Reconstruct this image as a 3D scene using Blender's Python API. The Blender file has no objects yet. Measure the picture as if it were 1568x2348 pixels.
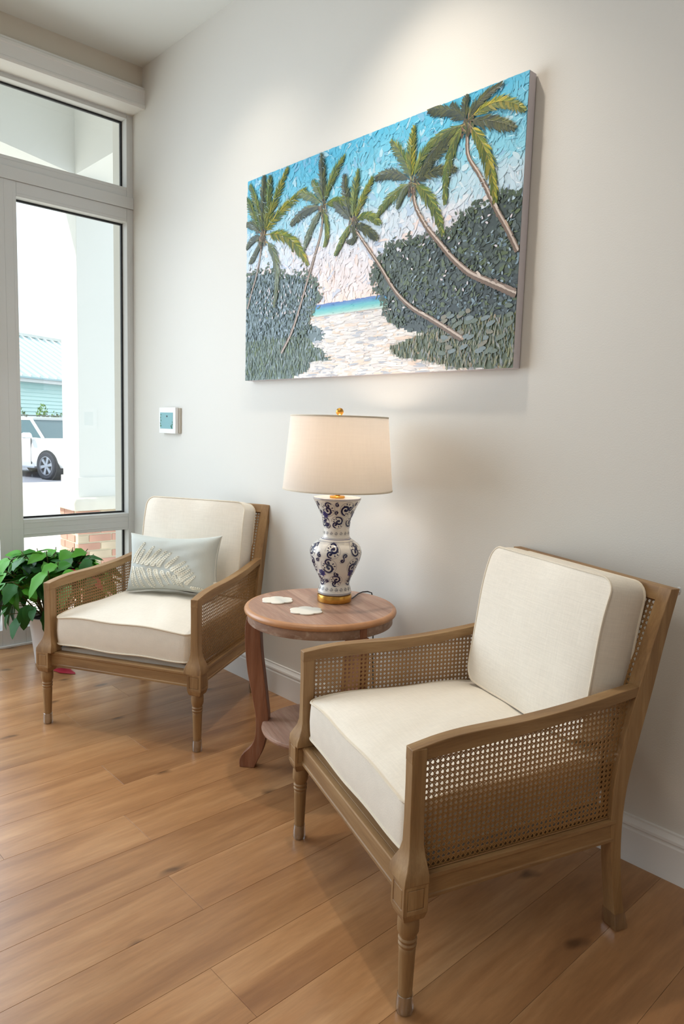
import bpy, bmesh, math, random
import numpy as np
from mathutils import Vector, Matrix
random.seed(7)
PI = math.pi
C = bpy.context.scene.collection
scene = bpy.context.scene

# ---------------------------------------------------------------- camera
F_PX, IMG_W, IMG_H = 1621.6, 1568, 2348
yaw, pitch, roll = -0.8185, 0.1177, 0.0303
cam_data = bpy.data.cameras.new('camera')
cam = bpy.data.objects.new('camera', cam_data)
C.objects.link(cam)
cam_data.sensor_fit = 'VERTICAL'
cam_data.sensor_height = 36.0
cam_data.lens = 36.0 * F_PX / IMG_H
cam_data.clip_start = 0.05
cam_data.clip_end = 500
fw = Vector((math.sin(yaw) * math.cos(pitch), math.cos(yaw) * math.cos(pitch), -math.sin(pitch)))
r0 = Vector((math.cos(yaw), -math.sin(yaw), 0))
u0 = r0.cross(fw)
rt = math.cos(roll) * r0 + math.sin(roll) * u0
up = -math.sin(roll) * r0 + math.cos(roll) * u0
M = Matrix((rt, up, -fw)).transposed().to_4x4()
M.translation = Vector((3.94, -1.95, 1.22))
cam.matrix_world = M
scene.camera = cam

# ---------------------------------------------------------------- exposure, sky, sun
scene.view_settings.view_transform = 'Standard'
scene.view_settings.look = 'None'
scene.view_settings.exposure = 0.08
scene.view_settings.gamma = 1.0
scene.view_settings.use_curve_mapping = False

world = bpy.data.worlds.new('sky')
scene.world = world
world.use_nodes = True
bg = world.node_tree.nodes['Background']
bg.inputs[0].default_value = (0.84, 0.92, 1.0, 1)
bg.inputs[1].default_value = 1.75

sun_d = bpy.data.lights.new('sun', 'SUN')
sun_d.energy = 4.5
sun_d.angle = 0.01
sun_d.color = (1.0, 0.96, 0.9)
sun = bpy.data.objects.new('sun', sun_d)
C.objects.link(sun)
sun.rotation_euler = Vector((-0.30, -0.70, 0.68)).to_track_quat('Z', 'Y').to_euler()

def area_light(name, loc, target, sx, sy, energy, color):
    d = bpy.data.lights.new(name, 'AREA')
    d.shape = 'RECTANGLE'
    d.size, d.size_y = sx, sy
    d.energy = energy
    d.color = color
    o = bpy.data.objects.new(name, d)
    C.objects.link(o)
    o.location = loc
    o.rotation_euler = (Vector(target) - Vector(loc)).to_track_quat('-Z', 'Y').to_euler()
    return o
# added fill lights, no known fixtures, brightening the room from behind the photographer
area_light('ceiling_fill_light', (3.4, -3.6, 3.10), (3.4, -3.6, 0), 1.2, 1.2, 28, (1.0, 0.96, 0.90))
area_light('ceiling_fill_light', (6.0, -2.6, 3.10), (6.0, -2.6, 0), 1.2, 1.2, 7, (1.0, 0.96, 0.90))
# daylight entering through the storefront glazing of the window wall
area_light('window_daylight', (0.22, -1.75, 1.5), (3.0, -1.3, 1.0), 1.9, 2.0, 56, (0.76, 0.88, 1.0))

def spot(name, loc, target, energy, angle, blend, color=(1.0, 0.88, 0.74), radius=0.04):
    d = bpy.data.lights.new(name, 'SPOT')
    d.energy = energy
    d.spot_size = angle
    d.spot_blend = blend
    d.color = color
    d.shadow_soft_size = radius
    o = bpy.data.objects.new(name, d)
    C.objects.link(o)
    o.location = loc
    o.rotation_euler = (Vector(target) - Vector(loc)).to_track_quat('-Z', 'Y').to_euler()
    return o
DOWNLIGHTS = [(2.27, -0.50, 54), (1.30, -0.50, 22), (3.9, -0.75, 5)]
for dx_, dy_, de_ in DOWNLIGHTS:
    spot('downlight_beam', (dx_, dy_, 3.09), (dx_, dy_ + 0.17, 0), de_, math.radians(100), 0.9)

# ---------------------------------------------------------------- materials
def srgb(r, g, b):
    def f(c):
        c /= 255.0
        return c / 12.92 if c <= 0.04045 else ((c + 0.055) / 1.055) ** 2.4
    return (f(r), f(g), f(b), 1.0)

def new_mat(name):
    m = bpy.data.materials.new(name)
    m.use_nodes = True
    nt = m.node_tree
    return m, nt, nt.nodes['Principled BSDF']

def nd(nt, t, **kw):
    n = nt.nodes.new(t)
    for k, v in kw.items():
        if k.startswith('i_'):
            n.inputs[k[2:].replace('_', ' ')].default_value = v
        else:
            setattr(n, k, v)
    return n

def plain(name, col, rough=0.5, metal=0.0, spec=None, bump=0.0, bscale=80, var=0.0):
    m, nt, p = new_mat(name)
    p.inputs['Base Color'].default_value = col
    p.inputs['Roughness'].default_value = rough
    p.inputs['Metallic'].default_value = metal
    if spec is not None:
        p.inputs['Specular IOR Level'].default_value = spec
    tc = nd(nt, 'ShaderNodeTexCoord')
    if bump:
        n = nd(nt, 'ShaderNodeTexNoise')
        n.inputs['Scale'].default_value = bscale
        n.inputs['Detail'].default_value = 3
        nt.links.new(tc.outputs['Object'], n.inputs['Vector'])
        b = nd(nt, 'ShaderNodeBump')
        b.inputs['Strength'].default_value = bump
        b.inputs['Distance'].default_value = 0.002
        nt.links.new(n.outputs[0], b.inputs['Height'])
        nt.links.new(b.outputs[0], p.inputs['Normal'])
    if var:
        n = nd(nt, 'ShaderNodeTexNoise')
        n.inputs['Scale'].default_value = 3
        nt.links.new(tc.outputs['Object'], n.inputs['Vector'])
        hs = nd(nt, 'ShaderNodeHueSaturation')
        hs.inputs['Color'].default_value = col
        mr = nd(nt, 'ShaderNodeMapRange')
        mr.inputs[1].default_value = 0.3
        mr.inputs[2].default_value = 0.7
        mr.inputs[3].default_value = 1 - var
        mr.inputs[4].default_value = 1 + var
        nt.links.new(n.outputs[0], mr.inputs[0])
        nt.links.new(mr.outputs[0], hs.inputs['Value'])
        nt.links.new(hs.outputs[0], p.inputs['Base Color'])
    return m

def wood(name, dark, mid, light, axis='z', stretch=14, scale=5, rough=0.5, knots=0.0, streak=0.0, bump=0.25, spread=0.08, random_obj=True, coord='Object', contrast=(0.3, 0.72)):
    """grain runs along axis of the object's own coordinates"""
    m, nt, p = new_mat(name)
    L = nt.links.new
    tc = nd(nt, 'ShaderNodeTexCoord')
    oi = nd(nt, 'ShaderNodeObjectInfo')
    add = nd(nt, 'ShaderNodeVectorMath', operation='ADD')
    mul = nd(nt, 'ShaderNodeVectorMath', operation='SCALE')
    comb = nd(nt, 'ShaderNodeCombineXYZ')
    for i in range(3):
        L(oi.outputs['Random'], comb.inputs[i])
    L(comb.outputs[0], mul.inputs[0])
    mul.inputs['Scale'].default_value = 37.0 if random_obj else 0
    L(tc.outputs[coord], add.inputs[0])
    L(mul.outputs[0], add.inputs[1])
    mp = nd(nt, 'ShaderNodeMapping')
    s = {'x': (1, stretch, stretch), 'y': (stretch, 1, stretch), 'z': (stretch, stretch, 1)}[axis]
    mp.inputs['Scale'].default_value = s
    L(add.outputs[0], mp.inputs[0])
    n1 = nd(nt, 'ShaderNodeTexNoise')
    n1.inputs['Scale'].default_value = scale * 0.35
    n1.inputs['Detail'].default_value = 5
    n1.inputs['Roughness'].default_value = 0.6
    n1.inputs['Distortion'].default_value = 0.5
    L(mp.outputs[0], n1.inputs['Vector'])
    ramp = nd(nt, 'ShaderNodeValToRGB')
    e = ramp.color_ramp.elements
    e[0].position, e[0].color = contrast[0], dark
    e[1].position, e[1].color = contrast[1], light
    k = e.new((contrast[0] + contrast[1]) / 2)
    k.color = mid
    L(n1.outputs[0], ramp.inputs[0])
    n2 = nd(nt, 'ShaderNodeTexNoise')
    n2.inputs['Scale'].default_value = scale * 3
    n2.inputs['Detail'].default_value = 4
    n2.inputs['Roughness'].default_value = 0.7
    L(mp.outputs[0], n2.inputs['Vector'])
    mr = nd(nt, 'ShaderNodeMapRange')
    mr.inputs[1].default_value, mr.inputs[2].default_value = 0.3, 0.7
    mr.inputs[3].default_value, mr.inputs[4].default_value = 0.88, 1.08
    L(n2.outputs[0], mr.inputs[0])
    hs = nd(nt, 'ShaderNodeHueSaturation')
    L(ramp.outputs[0], hs.inputs['Color'])
    mr2 = nd(nt, 'ShaderNodeMapRange')
    mr2.inputs[3].default_value, mr2.inputs[4].default_value = 1 - spread, 1 + spread
    L(oi.outputs['Random'], mr2.inputs[0])
    mm = nd(nt, 'ShaderNodeMath', operation='MULTIPLY')
    L(mr.outputs[0], mm.inputs[0])
    L(mr2.outputs[0], mm.inputs[1])
    L(mm.outputs[0], hs.inputs['Value'])
    out = hs.outputs[0]
    if streak:
        n3 = nd(nt, 'ShaderNodeTexNoise')
        n3.inputs['Scale'].default_value = scale * 1.7
        n3.inputs['Detail'].default_value = 2
        L(mp.outputs[0], n3.inputs['Vector'])
        r3 = nd(nt, 'ShaderNodeMapRange')
        r3.inputs[1].default_value, r3.inputs[2].default_value = 0.55, 0.7
        r3.inputs[4].default_value = streak
        L(n3.outputs[0], r3.inputs[0])
        mx = nd(nt, 'ShaderNodeMixRGB')
        mx.inputs[2].default_value = srgb(205, 190, 175)
        L(r3.outputs[0], mx.inputs[0])
        L(out, mx.inputs[1])
        out = mx.outputs[0]
    if knots:
        mk = nd(nt, 'ShaderNodeMapping')
        ks = {'x': (2.0, 6, 6), 'y': (5, 2.6, 5), 'z': (6, 6, 2.0)}[axis]
        mk.inputs['Scale'].default_value = ks
        L(add.outputs[0], mk.inputs[0])
        nw = nd(nt, 'ShaderNodeTexNoise')
        nw.inputs['Scale'].default_value = 2.5
        L(mk.outputs[0], nw.inputs['Vector'])
        ws = nd(nt, 'ShaderNodeVectorMath', operation='SCALE')
        ws.inputs['Scale'].default_value = 0.35
        L(nw.outputs['Color'], ws.inputs[0])
        wa = nd(nt, 'ShaderNodeVectorMath', operation='ADD')
        L(mk.outputs[0], wa.inputs[0])
        L(ws.outputs[0], wa.inputs[1])
        v = nd(nt, 'ShaderNodeTexVoronoi')
        v.inputs['Scale'].default_value = 0.62
        if axis == 'y': v.voronoi_dimensions = '2D'
        L(wa.outputs[0], v.inputs['Vector'])
        kr = nd(nt, 'ShaderNodeMapRange')
        kr.inputs[1].default_value, kr.inputs[2].default_value = 0.015, (0.06 if axis == 'y' else 0.17)
        kr.inputs[3].default_value, kr.inputs[4].default_value = knots, 0.0
        L(v.outputs['Distance'], kr.inputs[0])
        mx = nd(nt, 'ShaderNodeMixRGB')
        mx.inputs[2].default_value = tuple(c * 0.28 for c in dark[:3]) + (1,)
        L(kr.outputs[0], mx.inputs[0])
        L(out, mx.inputs[1])
        out = mx.outputs[0]
    L(out, p.inputs['Base Color'])
    p.inputs['Roughness'].default_value = rough
    b = nd(nt, 'ShaderNodeBump')
    b.inputs['Strength'].default_value = bump
    b.inputs['Distance'].default_value = 0.001
    L(n2.outputs[0], b.inputs['Height'])
    L(b.outputs[0], p.inputs['Normal'])
    return m

def linen(name, col, amount=0.10, scale=260, bump=0.35):
    m, nt, p = new_mat(name)
    L = nt.links.new
    tc = nd(nt, 'ShaderNodeTexCoord')
    outs = []
    for sc in ((1, 0.07, 1), (0.07, 1, 0.07)):
        mp = nd(nt, 'ShaderNodeMapping')
        mp.inputs['Scale'].default_value = sc
        L(tc.outputs['Object'], mp.inputs[0])
        n = nd(nt, 'ShaderNodeTexNoise')
        n.inputs['Scale'].default_value = scale
        n.inputs['Detail'].default_value = 2
        L(mp.outputs[0], n.inputs['Vector'])
        outs.append(n)
    ad = nd(nt, 'ShaderNodeMath', operation='ADD')
    L(outs[0].outputs[0], ad.inputs[0])
    L(outs[1].outputs[0], ad.inputs[1])
    mr = nd(nt, 'ShaderNodeMapRange')
    mr.inputs[1].default_value, mr.inputs[2].default_value = 0.7, 1.3
    mr.inputs[3].default_value, mr.inputs[4].default_value = 1 - amount, 1 + amount * 0.6
    L(ad.outputs[0], mr.inputs[0])
    hs = nd(nt, 'ShaderNodeHueSaturation')
    hs.inputs['Color'].default_value = col
    L(mr.outputs[0], hs.inputs['Value'])
    L(hs.outputs[0], p.inputs['Base Color'])
    p.inputs['Roughness'].default_value = 0.95
    p.inputs['Specular IOR Level'].default_value = 0.15
    b = nd(nt, 'ShaderNodeBump')
    b.inputs['Strength'].default_value = bump
    b.inputs['Distance'].default_value = 0.0008
    L(ad.outputs[0], b.inputs['Height'])
    L(b.outputs[0], p.inputs['Normal'])
    return m

def vcol(name, rough=0.5, bump=0.0, bscale=120):
    m, nt, p = new_mat(name)
    a = nd(nt, 'ShaderNodeVertexColor')
    a.layer_name = 'Col'
    nt.links.new(a.outputs[0], p.inputs['Base Color'])
    p.inputs['Roughness'].default_value = rough
    if bump:
        tc = nd(nt, 'ShaderNodeTexCoord')
        n = nd(nt, 'ShaderNodeTexNoise')
        n.inputs['Scale'].default_value = bscale
        n.inputs['Detail'].default_value = 4
        nt.links.new(tc.outputs['Object'], n.inputs['Vector'])
        b = nd(nt, 'ShaderNodeBump')
        b.inputs['Strength'].default_value = bump
        b.inputs['Distance'].default_value = 0.002
        nt.links.new(n.outputs[0], b.inputs['Height'])
        nt.links.new(b.outputs[0], p.inputs['Normal'])
    return m

def thin_glass(name, tint=(0.97, 0.99, 0.98, 1), refl=0.06):
    m = bpy.data.materials.new(name)
    m.use_nodes = True
    nt = m.node_tree
    nt.nodes.clear()
    o = nd(nt, 'ShaderNodeOutputMaterial')
    t = nd(nt, 'ShaderNodeBsdfTransparent')
    t.inputs[0].default_value = tint
    g = nd(nt, 'ShaderNodeBsdfGlossy')
    g.inputs['Roughness'].default_value = 0.02
    mx = nd(nt, 'ShaderNodeMixShader')
    mx.inputs[0].default_value = refl
    nt.links.new(t.outputs[0], mx.inputs[1])
    nt.links.new(g.outputs[0], mx.inputs[2])
    nt.links.new(mx.outputs[0], o.inputs[0])
    return m

MAT = {}
MAT['wall'] = plain('wall_paint', srgb(222, 220, 214), 0.85, bump=0.15, bscale=220)
MAT['header'] = plain('header_paint', srgb(214, 206, 192), 0.85, bump=0.1, bscale=220)
MAT['ceiling'] = plain('ceiling_paint', srgb(224, 226, 222), 0.9)
MAT['trimw'] = plain('white_trim_paint', srgb(232, 231, 228), 0.4)
MAT['frame'] = plain('window_frame_paint', srgb(218, 220, 220), 0.42)
MAT['gasket'] = plain('black_gasket', srgb(22, 24, 28), 0.5)
MAT['glass'] = thin_glass('window_glass')
MAT['clear'] = thin_glass('clear_plastic', (0.95, 0.96, 0.97, 1), 0.32)
MAT['clear2'] = plain('clear_plastic_rib', srgb(225, 228, 230), 0.15)
fl = dict(dark=srgb(142, 98, 62), mid=srgb(170, 124, 82), light=srgb(194, 150, 106))
MAT['floor'] = wood('floor_oak', axis='y', stretch=9, scale=3.2, rough=0.30, knots=0.75, bump=0.15, spread=0.07, contrast=(0.28, 0.74), **fl)
MAT['gap'] = plain('floor_joint', srgb(120, 88, 60), 0.8)
cw = dict(dark=srgb(124, 92, 58), mid=srgb(150, 116, 76), light=srgb(170, 138, 96))
for ax in 'xyz':
    MAT['cw' + ax] = wood('weathered_oak_' + ax, axis=ax, stretch=12, scale=6, rough=0.55, knots=0.0, spread=0.04, **cw)
MAT['cane'] = plain('cane_strand', srgb(158, 118, 70), 0.5, var=0.12)
MAT['canetrim'] = plain('cane_spline', srgb(140, 102, 62), 0.5)
MAT['linen'] = linen('cream_linen', srgb(238, 231, 218), 0.045, 300)
MAT['piping'] = linen('cream_piping', srgb(228, 218, 200), 0.04)
MAT['deck'] = linen('grey_deck_cloth', srgb(196, 192, 186), 0.08)
MAT['pillow'] = linen('pale_sage_cotton', srgb(196, 201, 196), 0.03, 400, 0.15)
MAT['cord'] = plain('pale_cord', srgb(214, 214, 206), 0.7)
MAT['thread'] = plain('cream_thread', srgb(240, 238, 224), 0.6)
tw = dict(dark=srgb(142, 106, 88), mid=srgb(172, 134, 114), light=srgb(194, 160, 140))
MAT['tx'] = wood('table_wood_x', axis='x', stretch=14, scale=5, rough=0.42, spread=0.03, streak=0.15, **tw)
MAT['ty'] = wood('table_wood_y', axis='y', stretch=14, scale=5, rough=0.42, spread=0.05, streak=0.15, **tw)
MAT['tz'] = wood('table_wood_z', axis='z', stretch=12, scale=5, rough=0.5, spread=0.03, streak=0.1, knots=0.8, dark=srgb(112, 68, 46), mid=srgb(142, 94, 68), light=srgb(166, 118, 92))
MAT['apron'] = wood('table_apron_wood', axis='x', stretch=3, scale=14, rough=0.6, streak=0.45, dark=srgb(138, 108, 92), mid=srgb(164, 136, 118), light=srgb(186, 160, 142))
MAT['rim'] = wood('table_rim_wood', axis='x', stretch=2, scale=4, rough=0.35, dark=srgb(176, 122, 82), mid=srgb(190, 138, 96), light=srgb(200, 150, 108))
MAT['brass'] = plain('brushed_brass', srgb(214, 164, 82), 0.26, metal=1.0)
MAT['brass_dark'] = plain('brass_collar', srgb(214, 158, 74), 0.3, metal=1.0)
MAT['porcelain'] = plain('white_porcelain', srgb(228, 224, 216), 0.12)
MAT['blue'] = plain('navy_glaze', srgb(26, 30, 74), 0.2)
MAT['violet'] = plain('violet_glaze', srgb(62, 58, 134), 0.2)
MAT['line'] = plain('blue_line_glaze', srgb(54, 60, 112), 0.2)
MAT['coaster'] = plain('white_coaster', srgb(240, 236, 224), 0.5)
MAT['leaf'] = plain('green_leaf', srgb(50, 116, 30), 0.5, spec=0.3, var=0.3)
MAT['leaf2'] = plain('dark_green_leaf', srgb(32, 88, 32), 0.5, spec=0.3, var=0.3)
MAT['leaf3'] = plain('fresh_green_leaf', srgb(74, 142, 36), 0.5, spec=0.3, var=0.25)
MAT['vein'] = plain('leaf_vein', srgb(112, 150, 80), 0.6)
MAT['red'] = plain('red_bract', srgb(176, 20, 58), 0.5, var=0.2)
MAT['stem'] = plain('green_stem', srgb(86, 84, 44), 0.7)
MAT['pot'] = plain('white_pot_glaze', srgb(226, 226, 228), 0.3)
MAT['soil'] = plain('soil', srgb(48, 36, 28), 0.95, bump=0.8, bscale=60)
MAT['canvas'] = plain('canvas_edge', srgb(216, 210, 216), 0.8, bump=0.2, bscale=900)
MAT['paint'] = vcol('oil_paint', 0.45, 0.22, 260)
MAT['thermo'] = plain('white_plastic', srgb(238, 238, 238), 0.35)
MAT['back'] = plain('beige_backplate', srgb(192, 184, 170), 0.6)
MAT['screen'] = plain('teal_screen', srgb(120, 172, 178), 0.08)
MAT['white_out'] = plain('white_stucco', srgb(230, 231, 228), 0.8, bump=0.2, bscale=60)
MAT['brick'] = plain('red_brick', srgb(204, 156, 138), 0.9, bump=0.6, bscale=40, var=0.2)
MAT['brick2'] = plain('pale_brick', srgb(214, 196, 172), 0.9, bump=0.6, bscale=40, var=0.2)
MAT['mortar'] = plain('mortar', srgb(220, 212, 188), 0.95, bump=0.5, bscale=80)
MAT['stone'] = plain('cast_stone', srgb(228, 224, 214), 0.9, bump=0.9, bscale=18, var=0.1)
MAT['paver'] = plain('pale_concrete', srgb(214, 208, 196), 0.9, bump=0.3, bscale=12, var=0.08)
MAT['asphalt'] = plain('asphalt', srgb(132, 136, 150), 0.9, bump=0.4, bscale=40)
MAT['siding'] = plain('turquoise_siding', srgb(214, 244, 240), 0.8)
MAT['metalroof'] = plain('pale_metal_roof', srgb(178, 204, 208), 0.5, metal=0.2)
MAT['tan'] = plain('tan_stucco', srgb(206, 186, 150), 0.85)
MAT['carw'] = plain('white_car_paint', srgb(226, 228, 230), 0.25)
MAT['carb'] = plain('blue_car_paint', srgb(110, 130, 166), 0.25)
MAT['carglass'] = plain('car_glass', srgb(70, 100, 108), 0.08)
MAT['tyre'] = plain('tyre_rubber', srgb(42, 46, 58), 0.8)
MAT['alloy'] = plain('alloy_wheel', srgb(170, 176, 190), 0.35, metal=0.5)
MAT['carblack'] = plain('black_trim', srgb(34, 36, 42), 0.5)
MAT['bush'] = plain('hedge_leaf', srgb(104, 142, 62), 0.7, var=0.4)
MAT['palm'] = plain('palm_leaf', srgb(150, 160, 96), 0.7, var=0.3)
MAT['bark'] = plain('tree_bark', srgb(122, 104, 84), 0.9, bump=0.6, bscale=20)
sh, snt, sp = new_mat('lampshade_fabric')
sp.inputs['Base Color'].default_value = srgb(242, 238, 232)
sp.inputs['Roughness'].default_value = 0.9
_tc = nd(snt, 'ShaderNodeTexCoord')
_nz = []
for _s in ((1, 1, 0.04), (0.06, 0.06, 1)):
    _mp = nd(snt, 'ShaderNodeMapping')
    _mp.inputs['Scale'].default_value = _s
    snt.links.new(_tc.outputs['Object'], _mp.inputs[0])
    _n = nd(snt, 'ShaderNodeTexNoise')
    _n.inputs['Scale'].default_value = 170
    snt.links.new(_mp.outputs[0], _n.inputs['Vector'])
    _nz.append(_n)
_ad = nd(snt, 'ShaderNodeMath', operation='ADD')
snt.links.new(_nz[0].outputs[0], _ad.inputs[0]); snt.links.new(_nz[1].outputs[0], _ad.inputs[1])
_mr = nd(snt, 'ShaderNodeMapRange')
_mr.inputs[1].default_value, _mr.inputs[2].default_value, _mr.inputs[3].default_value, _mr.inputs[4].default_value = 0.7, 1.3, 0.98, 1.01
snt.links.new(_ad.outputs[0], _mr.inputs[0])
_hs = nd(snt, 'ShaderNodeHueSaturation')
_hs.inputs['Color'].default_value = srgb(242, 238, 232)
snt.links.new(_mr.outputs[0], _hs.inputs['Value'])
snt.links.new(_hs.outputs[0], sp.inputs['Base Color'])
_tr = nd(snt, 'ShaderNodeBsdfTranslucent')
snt.links.new(_hs.outputs[0], _tr.inputs[0])
_ms = nd(snt, 'ShaderNodeMixShader')
_ms.inputs[0].default_value = 0.5
snt.links.new(sp.outputs[0], _ms.inputs[1]); snt.links.new(_tr.outputs[0], _ms.inputs[2])
snt.links.new(_ms.outputs[0], snt.nodes['Material Output'].inputs[0])
MAT['shade'] = sh
bl, bnt, bp_ = new_mat('lit_bulb')
bp_.inputs['Emission Color'].default_value = (1.0, 0.78, 0.5, 1)
bp_.inputs['Emission Strength'].default_value = 6
MAT['bulb'] = bl

# ---------------------------------------------------------------- mesh helpers
class MB:
    def __init__(self):
        self.v, self.f, self.c = [], [], []
    def add(self, vs, fs, col=None):
        o = len(self.v)
        self.v += [tuple(p) for p in vs]
        for f in fs:
            self.f.append(tuple(i + o for i in f))
            if col is not None:
                self.c.append(col)
        return self
    def box(self, x0, x1, y0, y1, z0, z1):
        vs = [(x, y, z) for x in (x0, x1) for y in (y0, y1) for z in (z0, z1)]
        return self.add(vs, [(0, 1, 3, 2), (4, 6, 7, 5), (0, 4, 5, 1), (2, 3, 7, 6), (0, 2, 6, 4), (1, 5, 7, 3)])
    def loft(self, rings, cap=True, closed=True):
        n = len(rings[0])
        vs = [p for r in rings for p in r]
        fs = []
        for i in range(len(rings) - 1):
            for j in range(n if closed else n - 1):
                k = (j + 1) % n
                fs.append((i * n + j, i * n + k, (i + 1) * n + k, (i + 1) * n + j))
        if cap:
            fs.append(tuple(range(n - 1, -1, -1)))
            fs.append(tuple((len(rings) - 1) * n + j for j in range(n)))
        return self.add(vs, fs)
    def lathe(self, prof, cx=0, cy=0, n=48, cap=True):
        rings = [[(cx + r * math.cos(2 * PI * j / n), cy + r * math.sin(2 * PI * j / n), z) for j in range(n)] for r, z in prof]
        return self.loft(rings, cap)
    def tube(self, pts, r, n=8, closed=False, cap=True):
        P = [Vector(p) for p in pts]
        m = len(P)
        rings = []
        ref = None
        for i, p in enumerate(P):
            a = P[(i - 1) % m] if (closed or i > 0) else p
            b = P[(i + 1) % m] if (closed or i < m - 1) else p
            t = (b - a).normalized()
            if ref is None:
                ref = Vector((0, 0, 1)) if abs(t.z) < 0.9 else Vector((1, 0, 0))
            s = t.cross(ref).normalized()
            q = s.cross(t).normalized()
            ref = q
            rr = r[i] if isinstance(r, (list, tuple)) else r
            rings.append([p + rr * (math.cos(2 * PI * j / n) * s + math.sin(2 * PI * j / n) * q) for j in range(n)])
        if closed:
            rings.append(rings[0])
            return self.loft(rings, False)
        return self.loft(rings, cap)
    def prism(self, poly, fn, t0, t1):
        n = len(poly)
        vs = [fn(a, b, t0) for a, b in poly] + [fn(a, b, t1) for a, b in poly]
        fs = [tuple(range(n - 1, -1, -1)), tuple(range(n, 2 * n))]
        for j in range(n):
            k = (j + 1) % n
            fs.append((j, k, n + k, n + j))
        return self.add(vs, fs)

def mesh_of(name, mb, smooth=35):
    me = bpy.data.meshes.new(name)
    me.from_pydata([tuple(v) for v in mb.v], [], mb.f)
    bm = bmesh.new()
    bm.from_mesh(me)
    bmesh.ops.recalc_face_normals(bm, faces=bm.faces)
    bm.to_mesh(me)
    bm.free()
    if smooth:
        for p in me.polygons:
            p.use_smooth = True
        me.set_sharp_from_angle(angle=math.radians(smooth))
    return me

def obj(name, mb, mat, parent=None, bevel=0.0, smooth=35, me=None, loc=None, rot=None):
    me = me or mesh_of(name, mb, smooth)
    if not me.materials:
        me.materials.append(MAT[mat] if isinstance(mat, str) else mat)
    o = bpy.data.objects.new(name, me)
    C.objects.link(o)
    if parent:
        o.parent = parent
    if loc is not None:
        o.location = loc
    if rot is not None:
        o.rotation_euler = rot
    if bevel:
        b = o.modifiers.new('bevel', 'BEVEL')
        b.width = bevel
        b.segments = 2
        b.limit_method = 'ANGLE'
        b.angle_limit = math.radians(40)
        b.harden_normals = False
    return o

def tag(o, label=None, cat=None, group=None, kind=None):
    if label: o['label'] = label
    if cat: o['category'] = cat
    if group: o['group'] = group
    if kind: o['kind'] = kind
    return o

def empty(name, loc, rz=0, label=None, cat=None, group=None):
    o = bpy.data.objects.new(name, None)
    C.objects.link(o)
    o.location = loc
    o.rotation_euler = (0, 0, rz)
    o.empty_display_size = 0.1
    return tag(o, label, cat, group)

def struct(name, mb, mat, bevel=0.0, parent=None, smooth=35):
    o = obj(name, mb, mat, parent, bevel, smooth)
    if not parent:
        o['kind'] = 'structure'
    return o

def copy_tree(o, parent=None):
    c = o.copy()
    C.objects.link(c)
    c.parent = parent
    for ch in list(o.children):
        copy_tree(ch, c)
    return c

# ---------------------------------------------------------------- room shell
RX, RY, CZ = 7.6, -5.6, 3.13
struct('wall_back', MB().box(-0.20, RX, 0, 0.2, -0.3, CZ + 0.3), 'wall')
struct('wall_right', MB().box(RX, RX + 0.2, RY, 0.2, 0, CZ), 'wall')
struct('wall_front', MB().box(-0.2, RX, RY - 0.2, RY, 0, CZ), 'wall')
ceil_mb = MB().box(-0.2, RX + 0.2, RY - 0.2, 0.2, CZ, CZ + 0.2)
struct('ceiling', ceil_mb, 'ceiling')
struct('wall_left', MB().box(-0.03, 0.165, RY, 0, 2.925, CZ), 'header')

# floor: sub-floor slab and one object per plank
PX0, PW = 2.688, 0.178
floor = struct('floor', MB().box(-0.2, RX, RY, 0.2, -0.12, -0.006), 'gap')
butt = {-6: [-0.919], -9: [-0.838], -10: [-0.545], -7: [-0.736], -2: [-1.05], 0: [-1.143], -4: [-1.005], -5: [-1.359], -3: [0.15], -1: [0.12], 1: [-0.1]}
known = {0: -1.143, -2: -1.05, -4: -1.005, -6: -0.919, -9: -0.838, -10: -0.545, -7: -0.736, -5: -1.359, -3: -2.05, -1: -1.95, 1: -1.9, -8: -1.75, -11: -1.3, -12: -0.2, -13: -0.9, -14: -0.4}
PL = 1.83
def plank_mesh(w, l):
    g, d = 0.0003, 0.0008
    mb = MB()
    x0, x1, y0, y1 = g, w - g, g, l - g
    vs = [(x0, y0, -0.006), (x1, y0, -0.006), (x1, y1, -0.006), (x0, y1, -0.006),
          (x0, y0, -d * .5), (x1, y0, -d * .5), (x1, y1, -d * .5), (x0, y1, -d * .5),
          (x0 + d * .5, y0 + d * .5, 0), (x1 - d * .5, y0 + d * .5, 0), (x1 - d * .5, y1 - d * .5, 0), (x0 + d * .5, y1 - d * .5, 0)]
    fs = [(0, 1, 5, 4), (1, 2, 6, 5), (2, 3, 7, 6), (3, 0, 4, 7), (4, 5, 9, 8), (5, 6, 10, 9), (6, 7, 11, 10), (7, 4, 8, 11), (8, 9, 10, 11)]
    return mesh_of('plank', mb.add(vs, fs), 0)
pcache = {}
for k in range(-16, 19):
    x = PX0 + PW * k
    w = PW
    xa = max(x, 0.0)
    w = x + PW - xa
    if w < 0.02: continue
    a = known.get(k, -random.random() * PL)
    y = a
    while y > RY: y -= PL
    while y < 0:
        ya, yb = max(y, RY), min(y + PL, 0.0)
        if yb - ya > 0.03:
            key = (round(w, 3), round(yb - ya, 3))
            if key not in pcache: pcache[key] = plank_mesh(w, yb - ya)
            obj('plank', None, 'floor', floor, me=pcache[key], loc=(xa, ya, 0))
        y += PL

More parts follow.
